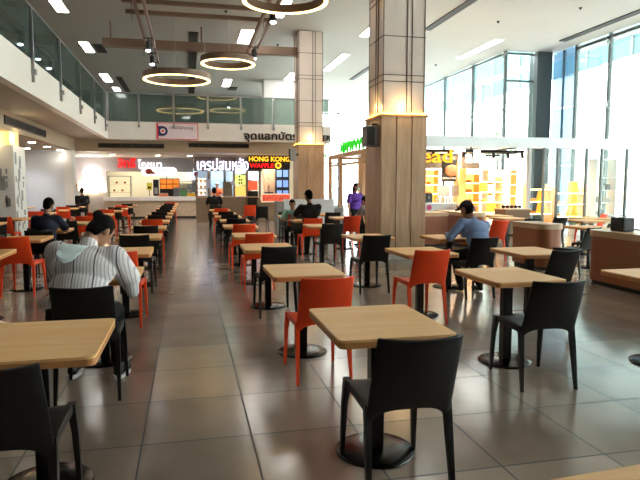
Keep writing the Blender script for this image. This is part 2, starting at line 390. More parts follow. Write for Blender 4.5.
# outside: the building over the road
b = thing('office_building', 'large pale building with teal glass upper floors seen through the tall windows', 'building', (26, 20, -.03))
MB().box(0, 6, -40, 60, 0, 9.2).build('lower_wall', M_conc, b)
MB().box(-.2, 6, -40, 60, 9.2, 18).build('upper_wall', M_teal, b)
bb = MB()
for k in range(24): bb.box(-.3, -.2, -38+4*k, -37.85+4*k, 9.2, 18)
bb.build('fins', M_metalgrey, b)
MB().box(-.35, -.2, -40, 60, 12.6, 12.9).build('band', M_grey, b)
b = thing('entrance_canopy', 'long steel canopy edge outside the upper windows', 'canopy', (16, 30, -.03))
MB().box(0, .25, -16, 22, 7.05, 7.3).build('edge_beam', M_metalgrey, b)
for yy in (-14, 0, 14): MB().box(.05, .2, yy, yy+.15, 0, 7.05).build('post', M_metalgrey, b)
b = thing('low_kiosk', 'grey low building outside at the far right window', 'building', (20, 17, -.03))
MB().box(0, 4, -4, 5, 0, 3.6).build('wall', M_grey, b)
MB().box(-.05, 0, -3.5, 4.5, 3.0, 3.4).build('gutter', M_teal, b)
def treeo(x, y, h, label):
    t = thing('tree', label, 'tree', (x, y, -.03))
    MB().tube((0, 0, 0), (.1, 0, h*.55), .12, .07).build('trunk', mat('bark', (96, 80, 64), .9, bump=.4), t)
    fo = MB(); rr = random.Random(int(x*7+y))
    for k in range(420):
        a = rr.uniform(0, 2*PI); e = rr.uniform(-1, 1); q = rr.uniform(.4, 1)**.5*h*.3
        c = Vector((q*math.cos(a)*math.sqrt(1-e*e), q*math.sin(a)*math.sqrt(1-e*e), h*.7+q*e))
        d1 = Vector((rr.uniform(-1, 1), rr.uniform(-1, 1), rr.uniform(-1, 1))).normalized()*.16; d2 = d1.orthogonal().normalized()*.1
        vs = [fo.bm.verts.new(c+v_) for v_ in (d1, d2, -d1, -d2)]; fo.bm.faces.new(vs)
    fo.build('foliage', mat('leaf_green', (80, 130, 62), .7, var=.3), t)
treeo(9.2, 50, 5.5, 'green tree outside behind the green lit sign'); treeo(6.3, 47, 4.5, 'small green tree outside beside the farther pillar'); treeo(20.5, 36, 7, 'green tree outside the glass above the bakery sign')

# ------------------------------------------------------------------ ceiling fittings
def panel_light(x, y, w_, l_, label, on=True):
    t = thing('ceiling_light', label, 'ceiling light', (x, y, CZ), 0, 'bright rectangular ceiling panels')
    MB().box(-w_/2-.03, w_/2+.03, -l_/2-.03, l_/2+.03, -.025, -.001).build('frame', M_white, t)
    MB().box(-w_/2, w_/2, -l_/2, l_/2, -.035, -.025).build('diffuser', M_lamp, t)
PL = [(-3.5, 18.1, .3, 1.6, 'cut off by the top edge above the left balustrade'), (-3.55, 23.4, .3, 1.6, 'above the left mezzanine, nearer of two in line'), (-3.7, 29.7, .35, 2, 'above the left mezzanine, second in line'),
      (-3.6, 33.0, .3, 1.2, 'over the far left corner of the mezzanine'), (2.04, 20.6, .4, 1.8, 'behind the right hanging track'), (2.75, 17.2, .35, 1.6, 'beside the top of the right hanging track'),
      (2.0, 29.8, .35, 2, 'beyond the smaller ring lamp'), (6.12, 24, .3, 3.2, 'between the two pillars'), (6.0, 18.9, .3, 1.4, 'partly hidden behind the near pillar'), (10.8, 20.5, .3, 3.0, 'right of the near pillar by the windows'),
      (4.9, 27.4, .5, 1.6, 'just left of the farther pillar')]
for x, y, w_, l_, lb in PL: panel_light(x, y, w_, l_, 'bright rectangular ceiling panel '+lb)
for x, y in ((-3.5, 20.6), (2.4, 19), (6.06, 22), (10.8, 20.5), (-3.6, 10), (0, 6), (6, 8), (6, 14), (0, 0)):
    lamp('ceiling_fill', 'AREA', (x, y, CZ-.06), 8, (1, .97, .92), .5, None, None, 1.6)  # added fill lamps; those nearer the camera have no ceiling panel
def vent(x0, x1, y0, y1, lb):
    t = thing('linear_vent', lb, 'vent', ((x0+x1)/2, (y0+y1)/2, CZ))
    a, b = (x1-x0)/2, (y1-y0)/2
    MB().box(-a, a, -b, b, -.03, -.001).build('slot', M_vent, t)
    MB().box(-a-.03, -a, -b, b, -.035, -.001).box(a, a+.03, -b, b, -.035, -.001).build('flange', M_dark, t)
vent(.15, .42, 20.4, 33.5, 'long black ceiling slot running away above the stalls')
vent(-3.2, -2.98, 29.4, 33.8, 'short black ceiling slot over the left mezzanine')
vent(-3.25, -2.95, 22.9, 24.2, 'small black ceiling vent beside the left ceiling panels')
vent(7.72, 7.9, 13, 18.4, 'black ceiling slot right of the near pillar'); vent(7.76, 7.9, 24.3, 27.6, 'thin black ceiling slot left of the near pillar')
vent(13.0, 13.2, 12, 18.7, 'black ceiling slot parallel to the tall right windows')
vent(2.2, 2.6, 31, 32, 'small black ceiling vent beyond the ring lamps')
# hung beam between the mezzanine and the far pillar
struct('trim_7', MB().box(-2.53, 3.68, 19.6, 19.9, 5.83, 6.08).box(-2.3, -2.25, 19.7, 19.75, 6.08, CZ-.001).box(.5, .55, 19.7, 19.75, 6.08, CZ-.001), M_beam)
# hung track frame
t = thing('track_frame', 'brown hanging lighting track frame near the ceiling', 'lighting track', (.4, 18, 5.95))
for yy in (15.35-18, 16.3-18): MB().box(-1.9, 1.9, yy, yy+.1, 0, .1).build('cross_bar', M_beam, t)
for xx in (-1.62, -1.39, 1.58, 1.82):
    MB().box(xx, xx+.07, -5, 4.2, -.1, 0).build('rail', M_beam, t)
for xx in (-1.8, 1.8):
    for yy in (-4.5, -1, 3.5): MB().tube((xx, yy, 0), (xx, yy, .645), .008).build('hanger', M_dark, t)
def spot(x, y, z, label):
    s = thing('spotlight', label, 'spotlight', (x, y, z), 0, None)
    h_ = MB().tube((0, .0, 0), (.0, -.02, -.25), .075, .085, 16).build('housing', M_dark, s)
    MB().ball((0, -.022, -.262), .07, .07, .035).build('lens', M_spot, h_)
    MB().box(-.14, .14, -.02, .02, .09, .119).box(-.02, .02, -.02, .02, 0, .09).build('stem', M_dark, s)
spot(-1.07, 18.4, 5.73, 'upper of three white spotlights on the left track'); spot(-1.07, 20.4, 5.73, 'middle of three white spotlights on the left track'); spot(-1.07, 21.9, 5.73, 'lowest of three white spotlights on the left track')
spot(2.13, 18.8, 5.73, 'upper white spotlight at the end of the right track'); spot(2.13, 20.1, 5.73, 'lower white spotlight at the end of the right track above the ring lamp')
spot(2.13, 14.6, 5.73, 'white spotlight on the right track near the top ring lamp')
for x, y in ((-1.3, 20.4), (2.1, 20.4)): lamp('spot_beam', 'SPOT', (x, y, 5.5), 40, (.95, .95, 1), .08, (0, 0, 0), None, None, 1.3)
# ring lamps
def ring(x, y, z, R, label):
    t = thing('ring_lamp', label, 'pendant lamp', (x, y, z)); n = 72
    b = MB(); l = MB()
    def rg(mb, prof):
        rings = [[mb.bm.verts.new((rr*math.cos(2*PI*k/n), rr*math.sin(2*PI*k/n), zz)) for rr, zz in prof] for k in range(n)]
        m_ = len(prof)
        for k in range(n):
            a, c = rings[k], rings[(k+1) % n]
            for j in range(m_): mb.bm.faces.new((a[j], a[(j+1) % m_], c[(j+1) % m_], c[j]))
    rg(b, [(R, -.09), (R, .09), (R-.1, .09), (R-.1, -.09)]); b.build('ring_body', M_beam, t)
    rg(l, [(R-.01, -.115), (R-.01, -.091), (R-.09, -.091), (R-.09, -.115)]); l.build('light_strip', M_warmring, t)
    for k in range(3):
        a = 2*PI*k/3+.5; MB().tube((R*.97*math.cos(a), R*.97*math.sin(a), .09), (R*.97*math.cos(a), R*.97*math.sin(a), CZ-z-.003), .006, .006, 6).build('cable', M_steel, t)
M_warmring = mat('ring_glow', (255, 214, 138), emit=3)
ring(2.17, 13.0, 5.6, .95, 'ring lamp cut by the top edge, nearest of the three')
ring(1.32, 18.97, 5.4, .86, 'smaller looking ring lamp in front of the brown beam end')
ring(-.26, 18.75, 4.8, 1.02, 'lowest and leftmost ring lamp of the three')
# downlights under the mezzanine
for i, (x, y, lb) in enumerate(((-4.4, 16.4, 'nearest the camera, by the white patterned pillar'), (-4.42, 18.5, 'second along the dropped left band'), (-4.45, 20.5, 'third along the dropped left band'), (-4.4, 22.2, 'fourth along the dropped left band'),
      (-6.4, 21.6, 'close to the white wall, left one'), (-5.3, 21.5, 'close to the white wall, right one'), (-3.0, 25.2, 'above the round lit lamp'), (-1.2, 25.2, 'above the red letters of the stall sign'), (.1, 25.2, 'above the white letters of the stall sign'))):
    t = thing('downlight', 'round ceiling downlight '+lb, 'ceiling light', (x, y, 2.73))
    MB().lathe([(.13, -.012), (.13, -.001)], n=20).build('trim_ring', M_white, t); MB().lathe([(.10, -.02), (.10, -.0125)], n=20).build('lens', M_down, t)
    lamp('downlight_beam', 'SPOT', (x, y, 2.7), 5 if i == 3 else 35, (.9, .94, 1) if i in (4, 5) else (1, .92, .8), .06, (0, 0, 0), None, None, 2.2)
for x, y in ((-6.5, 5), (-6.5, 11)): lamp('downlight_beam', 'SPOT', (x, y, 2.68), 40, (1, .92, .8), .06, (0, 0, 0), None, None, 2.4)

# ================================================================== FURNITURE
TW, TD, TH = .60, .74, .73
def make_table(label, loc, rz=0):
    t = thing('cafe_table', label, 'table', loc, rz, 'square pale wood cafe tables')
    def rrect(a, b, r_, n=6):
        pts = []
        for cx, cy, s0 in ((a-r_, b-r_, 0), (-a+r_, b-r_, 90), (-a+r_, -b+r_, 180), (a-r_, -b+r_, 270)):
            for k in range(n+1):
                an = math.radians(s0+90*k/n); pts.append((cx+r_*math.cos(an), cy+r_*math.sin(an)))
        return pts
    MB().prism(rrect(TW/2, TD/2, .035), TH-.012, TH).build('tabletop', M_table, t)
    MB().prism(rrect(TW/2-.001, TD/2-.001, .034), TH-.042, TH-.0125).build('edge_band', M_edge, t)
    c = MB(); c.box(-.038, .038, -.038, .038, .03, TH-.06, .006); c.box(-.16, .16, -.16, .16, TH-.06, TH-.0425)
    c.build('column', M_metalb, t)
    MB().lathe([(.215, 0), (.217, .008), (.205, .016), (.12, .026), (.05, .034)], n=40).build('base', M_base, t, True)
    return t
def shell(name, rows, th, m, parent):
    """thick curved sheet from rows of points"""
    b = MB(); bm = b.bm
    V = [[bm.verts.new(p) for p in row] for row in rows]
    F = []
    for a, c in zip(V, V[1:]):
        for k in range(len(a)-1): F.append(bm.faces.new((a[k], a[k+1], c[k+1], c[k])))
    bmesh.ops.recalc_face_normals(bm, faces=F)
    bmesh.ops.solidify(bm, geom=F, thickness=th)
    o = b.build(name, m, parent, True)
    md = o.modifiers.new('bevel', 'BEVEL'); md.width = th*.3; md.segments = 2; md.limit_method = 'ANGLE'
    return o
def make_chair(m, label, loc, rz=0, cat='chair', group='moulded plastic chairs'):
    t = thing('plastic_chair', label, cat, loc, rz, group)
    # seat
    rows = []
    for j in range(9):
        y = -.21+.47*j/8
        row = []
        for i in range(9):
            x = -.2+.4*i/8; s_ = abs(x)/.2
            z = .452-.012*(1-s_**2)*math.sin(PI*j/8)-(.035*((j-6)/2)**2 if j > 6 else 0)
            row.append((x*(1-.02*j/8), y, z))
        rows.append(row)
    shell('seat', rows, .018, m, t)
    # back panel: curved in plan, arched lower edge between rear legs
    rows = []
    for j in range(11):
        v = j/10; row = []
        for i in range(15):
            s_ = -1+2*i/14
            zlo = .44-.075*(abs(s_)**3.5) if True else .4
            ztop = .795+.008*s_*s_
            z = zlo+(ztop-zlo)*v
            hw = .205-.008*v
            y = -.235-.165*max(0, (z-.42))/.38+.05*s_*s_*(.35+.65*v)
            row.append((hw*s_, y, z))
        rows.append(row)
    shell('backrest', rows, .016, m, t)
    for sx in (-1, 1):
        # rear leg tapering
        b = MB(); pr_ = [((sx*.192, -.19, .46), .021), ((sx*.196, -.215, .3), .019), ((sx*.204, -.262, 0), .012)]
        for (p0, r0), (p1, r1) in zip(pr_, pr_[1:]): rect_tube(b, p0, r0, p1, r1)
        b.build('leg', m, t)
        b = MB(); pr_ = [((sx*.185, .215, .445), .024), ((sx*.195, .24, .3), .018), ((sx*.202, .262, 0), .012)]
        for (p0, r0), (p1, r1) in zip(pr_, pr_[1:]): rect_tube(b, p0, r0, p1, r1)
        b.build('leg', m, t)
    a = MB(); a.box(-.195, -.175, -.2, .22, .405, .436).box(.175, .195, -.2, .22, .405, .436).box(-.18, .18, .2, .218, .40, .432); a.build('apron', m, t)
    return t
def rect_tube(b, p0, r0, p1, r1):
    q = [b.bm.verts.new((p[0]+sx*r_*.8, p[1]+sy*r_, p[2])) for p, r_ in ((p0, r0), (p1, r1)) for sx, sy in ((-1, -1), (1, -1), (1, 1), (-1, 1))]
    b.bm.faces.new(q[:4]); b.bm.faces.new(q[4:][::-1])
    for k in range(4): b.bm.faces.new((q[k], q[(k+1) % 4], q[4+(k+1) % 4], q[4+k]))
PROTO = {}
def table(x, y, label, rz=0):
    if 't' not in PROTO: PROTO['t'] = make_table(label, (x, y, 0), math.radians(rz)); return PROTO['t']
    o = copy_tree(PROTO['t']); o.location = (x, y, 0); o.rotation_euler = (0, 0, math.radians(rz)); o['label'] = label; return o
def chair(x, y, col, label, rz=0):
    if col not in PROTO: PROTO[col] = make_chair(M_black if col == 'black' else M_orange, label, (x, y, 0), math.radians(rz)); return PROTO[col]
    o = copy_tree(PROTO[col]); o.location = (x, y, 0); o.rotation_euler = (0, 0, math.radians(rz)); o['label'] = label; return o
NTH = ['nearest', 'second', 'third', 'fourth', 'fifth', 'sixth', 'seventh', 'eighth', 'ninth', 'tenth', 'eleventh', 'twelfth', 'thirteenth']
def run_row(x, ys, cols, rowname, dy=.62, jit=.02, far=None, i0=0):
    """a row of tables running away; near chair colour string k/o/-, optional far chair string"""
    rr = random.Random(int(x*100)+len(ys))
    for i, y in enumerate(ys):
        table(x+rr.uniform(-jit, jit), y, 'pale wood square table, %s %s' % (NTH[i+i0], rowname), rr.uniform(-.8, .8))
        c = cols[i]
        if c != '-': chair(x+rr.uniform(-jit, jit), y-dy, 'black' if c == 'k' else 'orange', '%s plastic chair, near side of %s table %s' % ('black' if c == 'k' else 'orange', NTH[i+i0], rowname), rr.uniform(-3, 3))
        if far and far[i] != '-':
            chair(x+rr.uniform(-jit, jit), y+dy, 'black' if far[i] == 'k' else 'orange', '%s plastic chair, far side of %s table %s' % ('black' if far[i] == 'k' else 'orange', NTH[i+i0], rowname), 180+rr.uniform(-3, 3))
# column B, right of the aisle (two nearest by hand)
table(.975, 2.92, 'large looking pale wood square table in the centre foreground')
chair(.975, 2.63, 'black', 'black plastic chair in the centre foreground, back to the camera', -1.5)
table(.95, 4.88, 'pale wood square table behind the nearest orange chair right of the aisle')
chair(.95, 4.30, 'orange', 'orange plastic chair nearest the camera, just behind the foreground table', 1)
run_row(.93, [6.87, 8.6, 10.65, 12.4, 14.0, 15.7, 17.9], 'kookkko', 'right of the aisle', .38, i0=2)
chair(.88, 19.75, 'black', 'black plastic chair under the man in black before the crepe stall')
# column A, left of the aisle
table(-.70, 2.92, 'pale wood square table at the left foreground edge of the aisle')
chair(-.735, 2.58, 'black', 'black plastic chair cut off by the bottom left corner')
table(-.70, 5.0, 'pale wood square table the striped shirt person leans over')
chair(-.685, 4.28, 'black', 'black plastic chair the striped shirt person sits on')
run_row(-.70, [6.75, 8.75, 10.6, 12.5, 14.2, 15.9, 17.6, 19.4, 21.2, 23.0, 24.6], 'okkokkkkkko', 'left of the aisle', .4, .015, i0=2)
# column B2
table(-2.22, 6.85, 'pale wood square table at the left frame edge before the large orange chair', 2)
chair(-2.19, 8.42, 'orange', 'orange plastic chair at the left frame edge before the man in the navy shirt', -3)
run_row(-2.22, [8.75, 10.35, 12.3, 14.1, 15.8, 17.9, 19.6, 21.3, 23.2], '-kkoookok', 'of the second row left of the aisle', .4, far='---------', i0=1)
run_row(-3.86, [8.9, 10.7, 12.4, 14.1, 16.9, 18.7, 20.3, 21.7], 'kkoooook', 'of the third row left of the aisle', .4, far='--k-k---')
run_row(-5.5, [10.9, 13.2, 17.9, 19.7, 21.4], 'kkkok', 'of the fourth row left of the aisle', .4, far='-kk--')
# column C
table(2.54, 4.24, 'pale wood square table before the black chair at right of centre')
chair(2.50, 3.80, 'black', 'black plastic chair facing away at right of centre on the open floor', -5)
table(2.52, 6.02, 'pale wood square table behind the orange chair right of centre')
chair(2.42, 5.80, 'orange', 'orange plastic chair alone right of centre before the large pillar')
table(2.52, 8.0, 'pale wood square table before the left edge of the large pillar')
chair(2.43, 7.62, 'black', 'black plastic chair in front of the large pillar at its left edge')
run_row(2.42, [10.4, 12.1, 13.75], 'koo', 'before the low white wall', .38, far='-kk')
chair(2.06, 20.2, 'orange', 'orange plastic chair standing by the waffle stall counter')
chair(2.3, 18.8, 'black', 'black plastic chair beside the orange one by the waffle stall')
# column D
table(3.75, 3.92, 'pale wood table cut off by the right frame edge')
table(3.72, 5.75, 'pale wood square table before the first brown partition')
chair(3.70, 5.50, 'black', 'black plastic chair overlapping the middle right table near the brown partition', 10)
table(3.62, 7.62, 'honey wood table where the man in the blue shirt sits')
chair(3.63, 6.97, 'black', 'black plastic chair under the man in the blue shirt', 3)
run_row(3.5, [12.9, 14.6], 'ok', 'behind the large pillar on its left', .38)
table(.99, .84, 'pale wood table corner at the bottom edge of the frame', 4)
# beyond the partitions
chair(6.1, 8.2, 'black', 'black plastic chair in the gap between the brown partitions', 20)
chair(5.75, 10.3, 'orange', 'orange plastic chair at the far left end of the first brown partition', 8)
for x, y, c, lb, rz in ((6.75, 10.7, 'black', 'black chair just beyond the first brown partition, left one', 0), (7.5, 10.95, 'black', 'grey black chair beyond the rounded end of the first brown partition', 10),
                    (8.35, 10.1, 'black', 'black chair beyond the second brown partition near the right edge', 0), (8.0, 8.9, 'black', 'dark chair cut off by the right frame edge beyond the partition', 20),
                    (9.4, 12.1, 'orange', 'orange chair far right beyond the partitions before the bakery', 30), (7.0, 9.0, 'black', 'black chair right behind the rounded partition end', 40)):
    chair(x, y, c, lb, rz)
for x, y, lb in ((6.95, 8.9, 'pale table right behind the rounded end of the first brown partition'), (8.2, 10.75, 'pale table beyond the second partition, nearer of two'), (8.9, 11.4, 'pale table beyond the second partition, farther of two'), (7.1, 11.9, 'pale table before the bread shelves'), (7.4, 13.0, 'pale table beside the dark bread stand')):
    table(x, y, lb)

# low partitions ------------------------------------------------------------
def partition(x0, x1, y0, y1, label, h=.8, rnd=None):
    t = thing('low_partition', label, 'partition', ((x0+x1)/2, (y0+y1)/2, 0))
    a, b = (x1-x0)/2, (y1-y0)/2
    def shape(a, b, r_):
        pts = []
        rs = {'near': (0, 0, r_, r_), 'far': (r_, r_, 0, 0), None: (0.02,)*4, 'both': (r_,)*4}[rnd]
        for (cx, cy, s0), rr in zip(((a, b, 0), (-a, b, 90), (-a, -b, 180), (a, -b, 270)), rs):
            rr = max(rr, .01); sxx = 1 if cx > 0 else -1; syy = 1 if cy > 0 else -1
            for k in range(9):
                an = math.radians(s0+90*k/8); pts.append((cx-sxx*rr+rr*math.cos(an), cy-syy*rr+rr*math.sin(an)))
        return pts
    MB().prism(shape(a-.03, b-.03, min(a, b)*.8-.03), 0, .06).build('kickboard', M_dark, t)
    MB().prism(shape(a, b, min(a, b)*.8), .061, h-.09).build('body', M_brown, t)
    MB().prism(shape(a+.015, b+.015, min(a, b)*.8), h-.089, h).build('top_rim', M_rim, t)
partition(5.85, 6.3, 8.7, 9.62, 'brown low partition with rounded pale wood top right of the blue shirt man', .8, 'near')
partition(5.85, 6.4, 3.4, 7.62, 'long brown low partition at the right frame edge', .8, 'far')
partition(5.1, 6.05, 12.8, 13.4, 'brown low partition beside the large pillar before the marble counter', .82)
partition(6.35, 6.9, 12.4, 14.2, 'low partition with pale top behind the blue shirt man', .82, 'near')

# ================================================================== PEOPLE
def capsule(bm, p0, r0, p1, r1, n=14, flat=1.0, axis=None):
    p0 = Vector(p0); p1 = Vector(p1); d = p1-p0; L = d.length
    q = d.to_track_quat('Z', 'Y').to_matrix() if L > 1e-6 else Matrix.Identity(3)
    rings = []
    for k in range(1, 5):
        a = -PI/2+PI/2*k/4; rings.append((r0*math.cos(a), r0*math.sin(a)))
    for k in range(0, 4):
        a = PI/2*k/4; rings.append((r1*math.cos(a), L+r1*math.sin(a)))
    V = []
    def P(v): return p0+q@v
    for rr, z in rings: V.append([bm.verts.new(P(Vector((rr*math.cos(2*PI*i/n), rr*flat*math.sin(2*PI*i/n), z)))) for i in range(n)])
    b = bm.verts.new(P(Vector((0, 0, -r0)))); t = bm.verts.new(P(Vector((0, 0, L+r1))))
    for a, c in zip(V, V[1:]):
        for i in range(n): bm.faces.new((a[i], a[(i+1) % n], c[(i+1) % n], c[i]))
    for i in range(n): bm.faces.new((b, V[0][(i+1) % n], V[0][i])); bm.faces.new((t, V[-1][i], V[-1][(i+1) % n]))
def blob(name, prims, vox, m, parent, smooth_it=3, cut=None):
    bm = bmesh.new()
    for p in prims:
        if p[0] == 'c': capsule(bm, p[1], p[2], p[3], p[4], flat=p[5] if len(p) > 5 else 1)
        else:
            mt_ = Matrix.Translation(p[1]) @ (p[3].to_4x4() if len(p) > 3 else Matrix.Identity(4)) @ Matrix.Diagonal(tuple(p[2])+(1,))
            bmesh.ops.create_icosphere(bm, subdivisions=3, radius=1, matrix=mt_)
    me = bpy.data.meshes.new(name); bm.to_mesh(me); bm.free()
    o = bpy.data.objects.new(name, me); COL.objects.link(o)
    md = o.modifiers.new('r', 'REMESH'); md.mode = 'VOXEL'; md.voxel_size = vox
    sm = o.modifiers.new('s', 'SMOOTH'); sm.factor = .5; sm.iterations = smooth_it
    dg = bpy.context.evaluated_depsgraph_get(); m2 = bpy.data.meshes.new_from_object(o.evaluated_get(dg))
    bpy.data.objects.remove(o); bpy.data.meshes.remove(me)
    if cut:                                         # cut away everything cut(co) says True for
        b2 = bmesh.new(); b2.from_mesh(m2); bmesh.ops.delete(b2, geom=[v for v in b2.verts if cut(v.co)], context='VERTS'); b2.to_mesh(m2); b2.free()
    m2.materials.clear(); m2.materials.append(m); m2.name = name
    for p in m2.polygons: p.use_smooth = True
    o = bpy.data.objects.new(name, m2); COL.objects.link(o); o.parent = parent
    return o
def ik(a, b, l1, l2, pole):
    a = Vector(a); b = Vector(b); d = b-a; L = min(d.length, (l1+l2)*.999)
    dn = d.normalized(); b = a+dn*L
    x = (l1*l1-l2*l2+L*L)/(2*L); h = math.sqrt(max(0, l1*l1-x*x))
    pl = Vector(pole); pl = (pl-dn*pl.dot(dn)).normalized()
    return a+dn*x+pl*h, b
SKIN = mat('skin', (176, 126, 98), .55, var=.03, scale=20)
HAIR = mat('black_hair', (14, 11, 10), .75, var=.2, scale=60, bump=.3, spec=.15)
def person(label, loc, rz, shirt, trousers, pose='seat', lean=0, twist=0, hands=None, head_yaw=0, head_pitch=0, sleeve='short', hair='short', sc=1.0,
           mask=None, cap=None, seat_h=.47, vox=.011, shoe=None, shoe_sole=None, feet=None, wide=1.0, female=False, loose=0.0, lateral=0.0, skirt=None, shirt_name='shirt'):
    t = thing('person', label, 'person', loc, math.radians(rz), None); t.scale = (sc, sc, sc)
    V = Vector
    shoe = shoe or mat('dark_shoe', (24, 22, 22), .5)
    hz = seat_h+.10 if pose == 'seat' else .90
    hip = V((0, 0, hz)); R = Matrix.Rotation(math.radians(twist), 3, 'Z') @ Matrix.Rotation(math.radians(lateral), 3, 'Y') @ Matrix.Rotation(-math.radians(lean), 3, 'X')
    def T(x, y, z): return hip+R@V((x, y, z))
    sw = (.175 if not female else .155)*wide
    chest = T(0, .0, .36); neck = T(0, -.01, .50); shl, shr = T(-sw, -.01, .44), T(sw, -.01, .44)
    Rh = Matrix.Rotation(math.radians(head_yaw), 3, 'Z') @ Matrix.Rotation(-math.radians(head_pitch), 3, 'X')
    up = R@V((0, .15, 1)); up.normalize()
    hb = neck+up*.07; hc = hb+Rh@V((0, .03, .115))
    # limbs
    hands = hands or [(-.2, .38, .30), (.2, .38, .30)]
    arms = []
    for s_, sh, hd in ((-1, shl, hands[0]), (1, shr, hands[1])):
        hp = V(hd) if pose != 'rel' else V(hd)
        el, wr = ik(sh, hp, .28, .25, (s_*.8, -.5, -.6)); arms.append((s_, sh, el, wr))
    legs = []
    for i, s_ in enumerate((-1, 1)):
        h_ = hip+V((s_*.095, 0, -.02))
        if feet: an = V(feet[i])
        elif pose == 'seat': an = V((s_*.12, .40+.04*s_, .09))
        else: an = V((s_*.1, -.02, .09))
        kn, an = ik(h_, an, .43, .42, (s_*.12, 1, .25)); legs.append((s_, h_, kn, an))
    sk = []
    # torso and neck
    torso = [('e', hip+R@V((0, -.01, .03)), (.155*wide, .115, .12), R), ('e', T(0, .0, .18), (.135*wide, .10, .16), R), ('e', T(0, .0, .34), (.165*wide, .115, .155), R), ('c', T(-sw+.03, -.01, .43), .062, T(sw-.03, -.01, .43), .062)]
    if female: torso.append(('e', T(0, .07, .31), (.13, .075, .075), R))
    sk += torso+[('c', neck-up*.03, .056, hb+up*.03, .052)]
    sk += [('e', hc+Rh@V((0, 0, .012)), (.074, .092, .105), Rh), ('e', hc+Rh@V((0, .03, -.055)), (.054, .058, .06), Rh), ('c', hc+Rh@V((0, .09, .01)), .009, hc+Rh@V((0, .108, -.025)), .015)]
    for s_ in (-1, 1): sk.append(('e', hc+Rh@V((s_*.078, -.005, -.01)), (.012, .022, .034), Rh))
    for s_, sh, el, wr in arms:
        sk += [('c', sh, .05, el, .039), ('c', el, .04, wr, .026)]
        fd = (wr-el).normalized(); dn_ = V((0, 0, -1)); side = fd.cross(dn_).normalized()*1.0
        if side.length < .5: side = V((1, 0, 0))
        dn_ = side.cross(fd)*-1 if side.cross(fd).z > 0 else side.cross(fd)
        palm = wr+fd*.055
        sk += [('c', wr+fd*.02-side*.012, .02, palm+fd*.025-side*.022, .017), ('c', wr+fd*.02+side*.012, .02, palm+fd*.025+side*.022, .017), ('c', wr+fd*.02, .021, palm+fd*.028, .018)]
        for k, (o_, ln) in enumerate(((-.030, .052), (-.010, .066), (.010, .062), (.030, .048))):
            a = palm+fd*.035+side*o_; b_ = a+(fd*.85+dn_*.4).normalized()*ln*.55; c_ = b_+(fd*.4+dn_*.85).normalized()*ln*.5
            sk += [('c', a, .0095, b_, .009), ('c', b_, .009, c_, .0075)]
        inn = side*(1 if side.x*s_ < 0 else -1)
        a = wr+fd*.03+inn*.022; b_ = a+(fd*.6+inn*.8).normalized()*.04; c_ = b_+(fd*.95+inn*.1+dn_*.3).normalized()*.032
        sk += [('c', a, .014, b_, .011), ('c', b_, .011, c_, .009)]
    for s_, h_, kn, an in legs:
        sk += [('c', h_, .082, kn, .052), ('c', kn, .052, an, .034)]
    blob('body', sk, vox, SKIN, t)
    # trousers
    tr = [('e', hip+R@V((0, -.01, .02)), (.168*wide, .13, .125), R)]
    for s_, h_, kn, an in legs:
        tr += [('c', h_, .098, kn, .068), ('c', kn, .068, kn.lerp(an, .93), .052)]
    blob('trousers', tr, vox*1.1, trousers, t)
    # shirt
    g = .018+loose
    st = [('e', hip+R@V((0, -.01, .05)), (.158*wide+g, .118+g, .10), R), ('e', T(0, .0, .18), (.145*wide+g, .105+g, .17), R), ('e', T(0, .0, .34), (.168*wide+g, .118+g, .155), R), ('c', T(-sw+.02, -.01, .425), .062+g*.7, T(sw-.02, -.01, .425), .062+g*.7),
          ('c', T(0, -.012, .45), .066, neck+up*(.03 if loose else -.012), .064)]
    if female: st.append(('e', T(0, .07, .31), (.14, .085, .085), R))
    for s_, sh, el, wr in arms:
        if sleeve == 'short': st += [('c', sh, .064+g*.5, sh.lerp(el, .72), .052+g)]
        elif sleeve == 'wide': st += [('c', sh, .075+g*.5, el, .085), ('c', el, .082, el.lerp(wr, .35), .085), ('c', el+V((0, -.01, -.02)), .07, el+V((s_*.02, .0, -.11)), .05)]
        else: st += [('c', sh, .06+g*.5, el, .052+g*.3), ('c', el, .052+g*.3, el.lerp(wr, .9), .036+g*.3)]
    sh_o = blob(shirt_name, st, vox*1.1, shirt, t)
    # shoes
    for s_, h_, kn, an in legs:
        b = [('c', an+V((0, -.03, -.045)), .038, an+V((s_*.015, .12, -.055)), .032), ('c', an+V((0, -.01, -.02)), .042, an+V((0, -.01, .01)), .042), ('e', an+V((s_*.015, .12, -.055)), (.045, .07, .034))]
        so = blob('shoe', b, .009, shoe, t)
        if shoe_sole:
            MB().prism([(an.x+.046*math.cos(a_)+(s_*.015 if math.sin(a_) > 0 else 0), an.y+.05+.14*math.sin(a_)) for a_ in [2*PI*k/20 for k in range(20)]], an.z-.095, an.z-.07).build('sole', shoe_sole, so)
    # hair
    def Hh(x, y, z): return hc+Rh@V((x, y, z))
    if cap: hm = cap
    hp = [('e', Hh(0, -.012, .028), (.084, .096, .102), Rh)]
    def cutf(co):
        l = Rh.transposed()@(co-hc)
        return (l.y > .045 and l.z < .065) or (l.z < -.03 and l.y > -.03) or l.z < -.085
    if hair == 'short': blob('hair', hp+[('e', Hh(0, -.055, -.02), (.07, .045, .07), Rh)], .008, HAIR, t, 2, cutf)
    elif hair == 'bun': blob('hair', hp+[('e', Hh(0, -.06, -.02), (.072, .05, .08), Rh), ('e', Hh(0, -.10, .07), (.04, .04, .04), Rh)], .008, HAIR, t, 2, cutf)
    elif hair == 'long':
        hp += [('e', Hh(0, -.06, -.04), (.078, .055, .11), Rh), ('c', Hh(0, -.07, -.04), .065, Hh(0, -.08, -.2), .045)]
        blob('hair', hp, .008, HAIR, t, 2, lambda co: ((Rh.transposed()@(co-hc)).y > .045 and (Rh.transposed()@(co-hc)).z < .065))
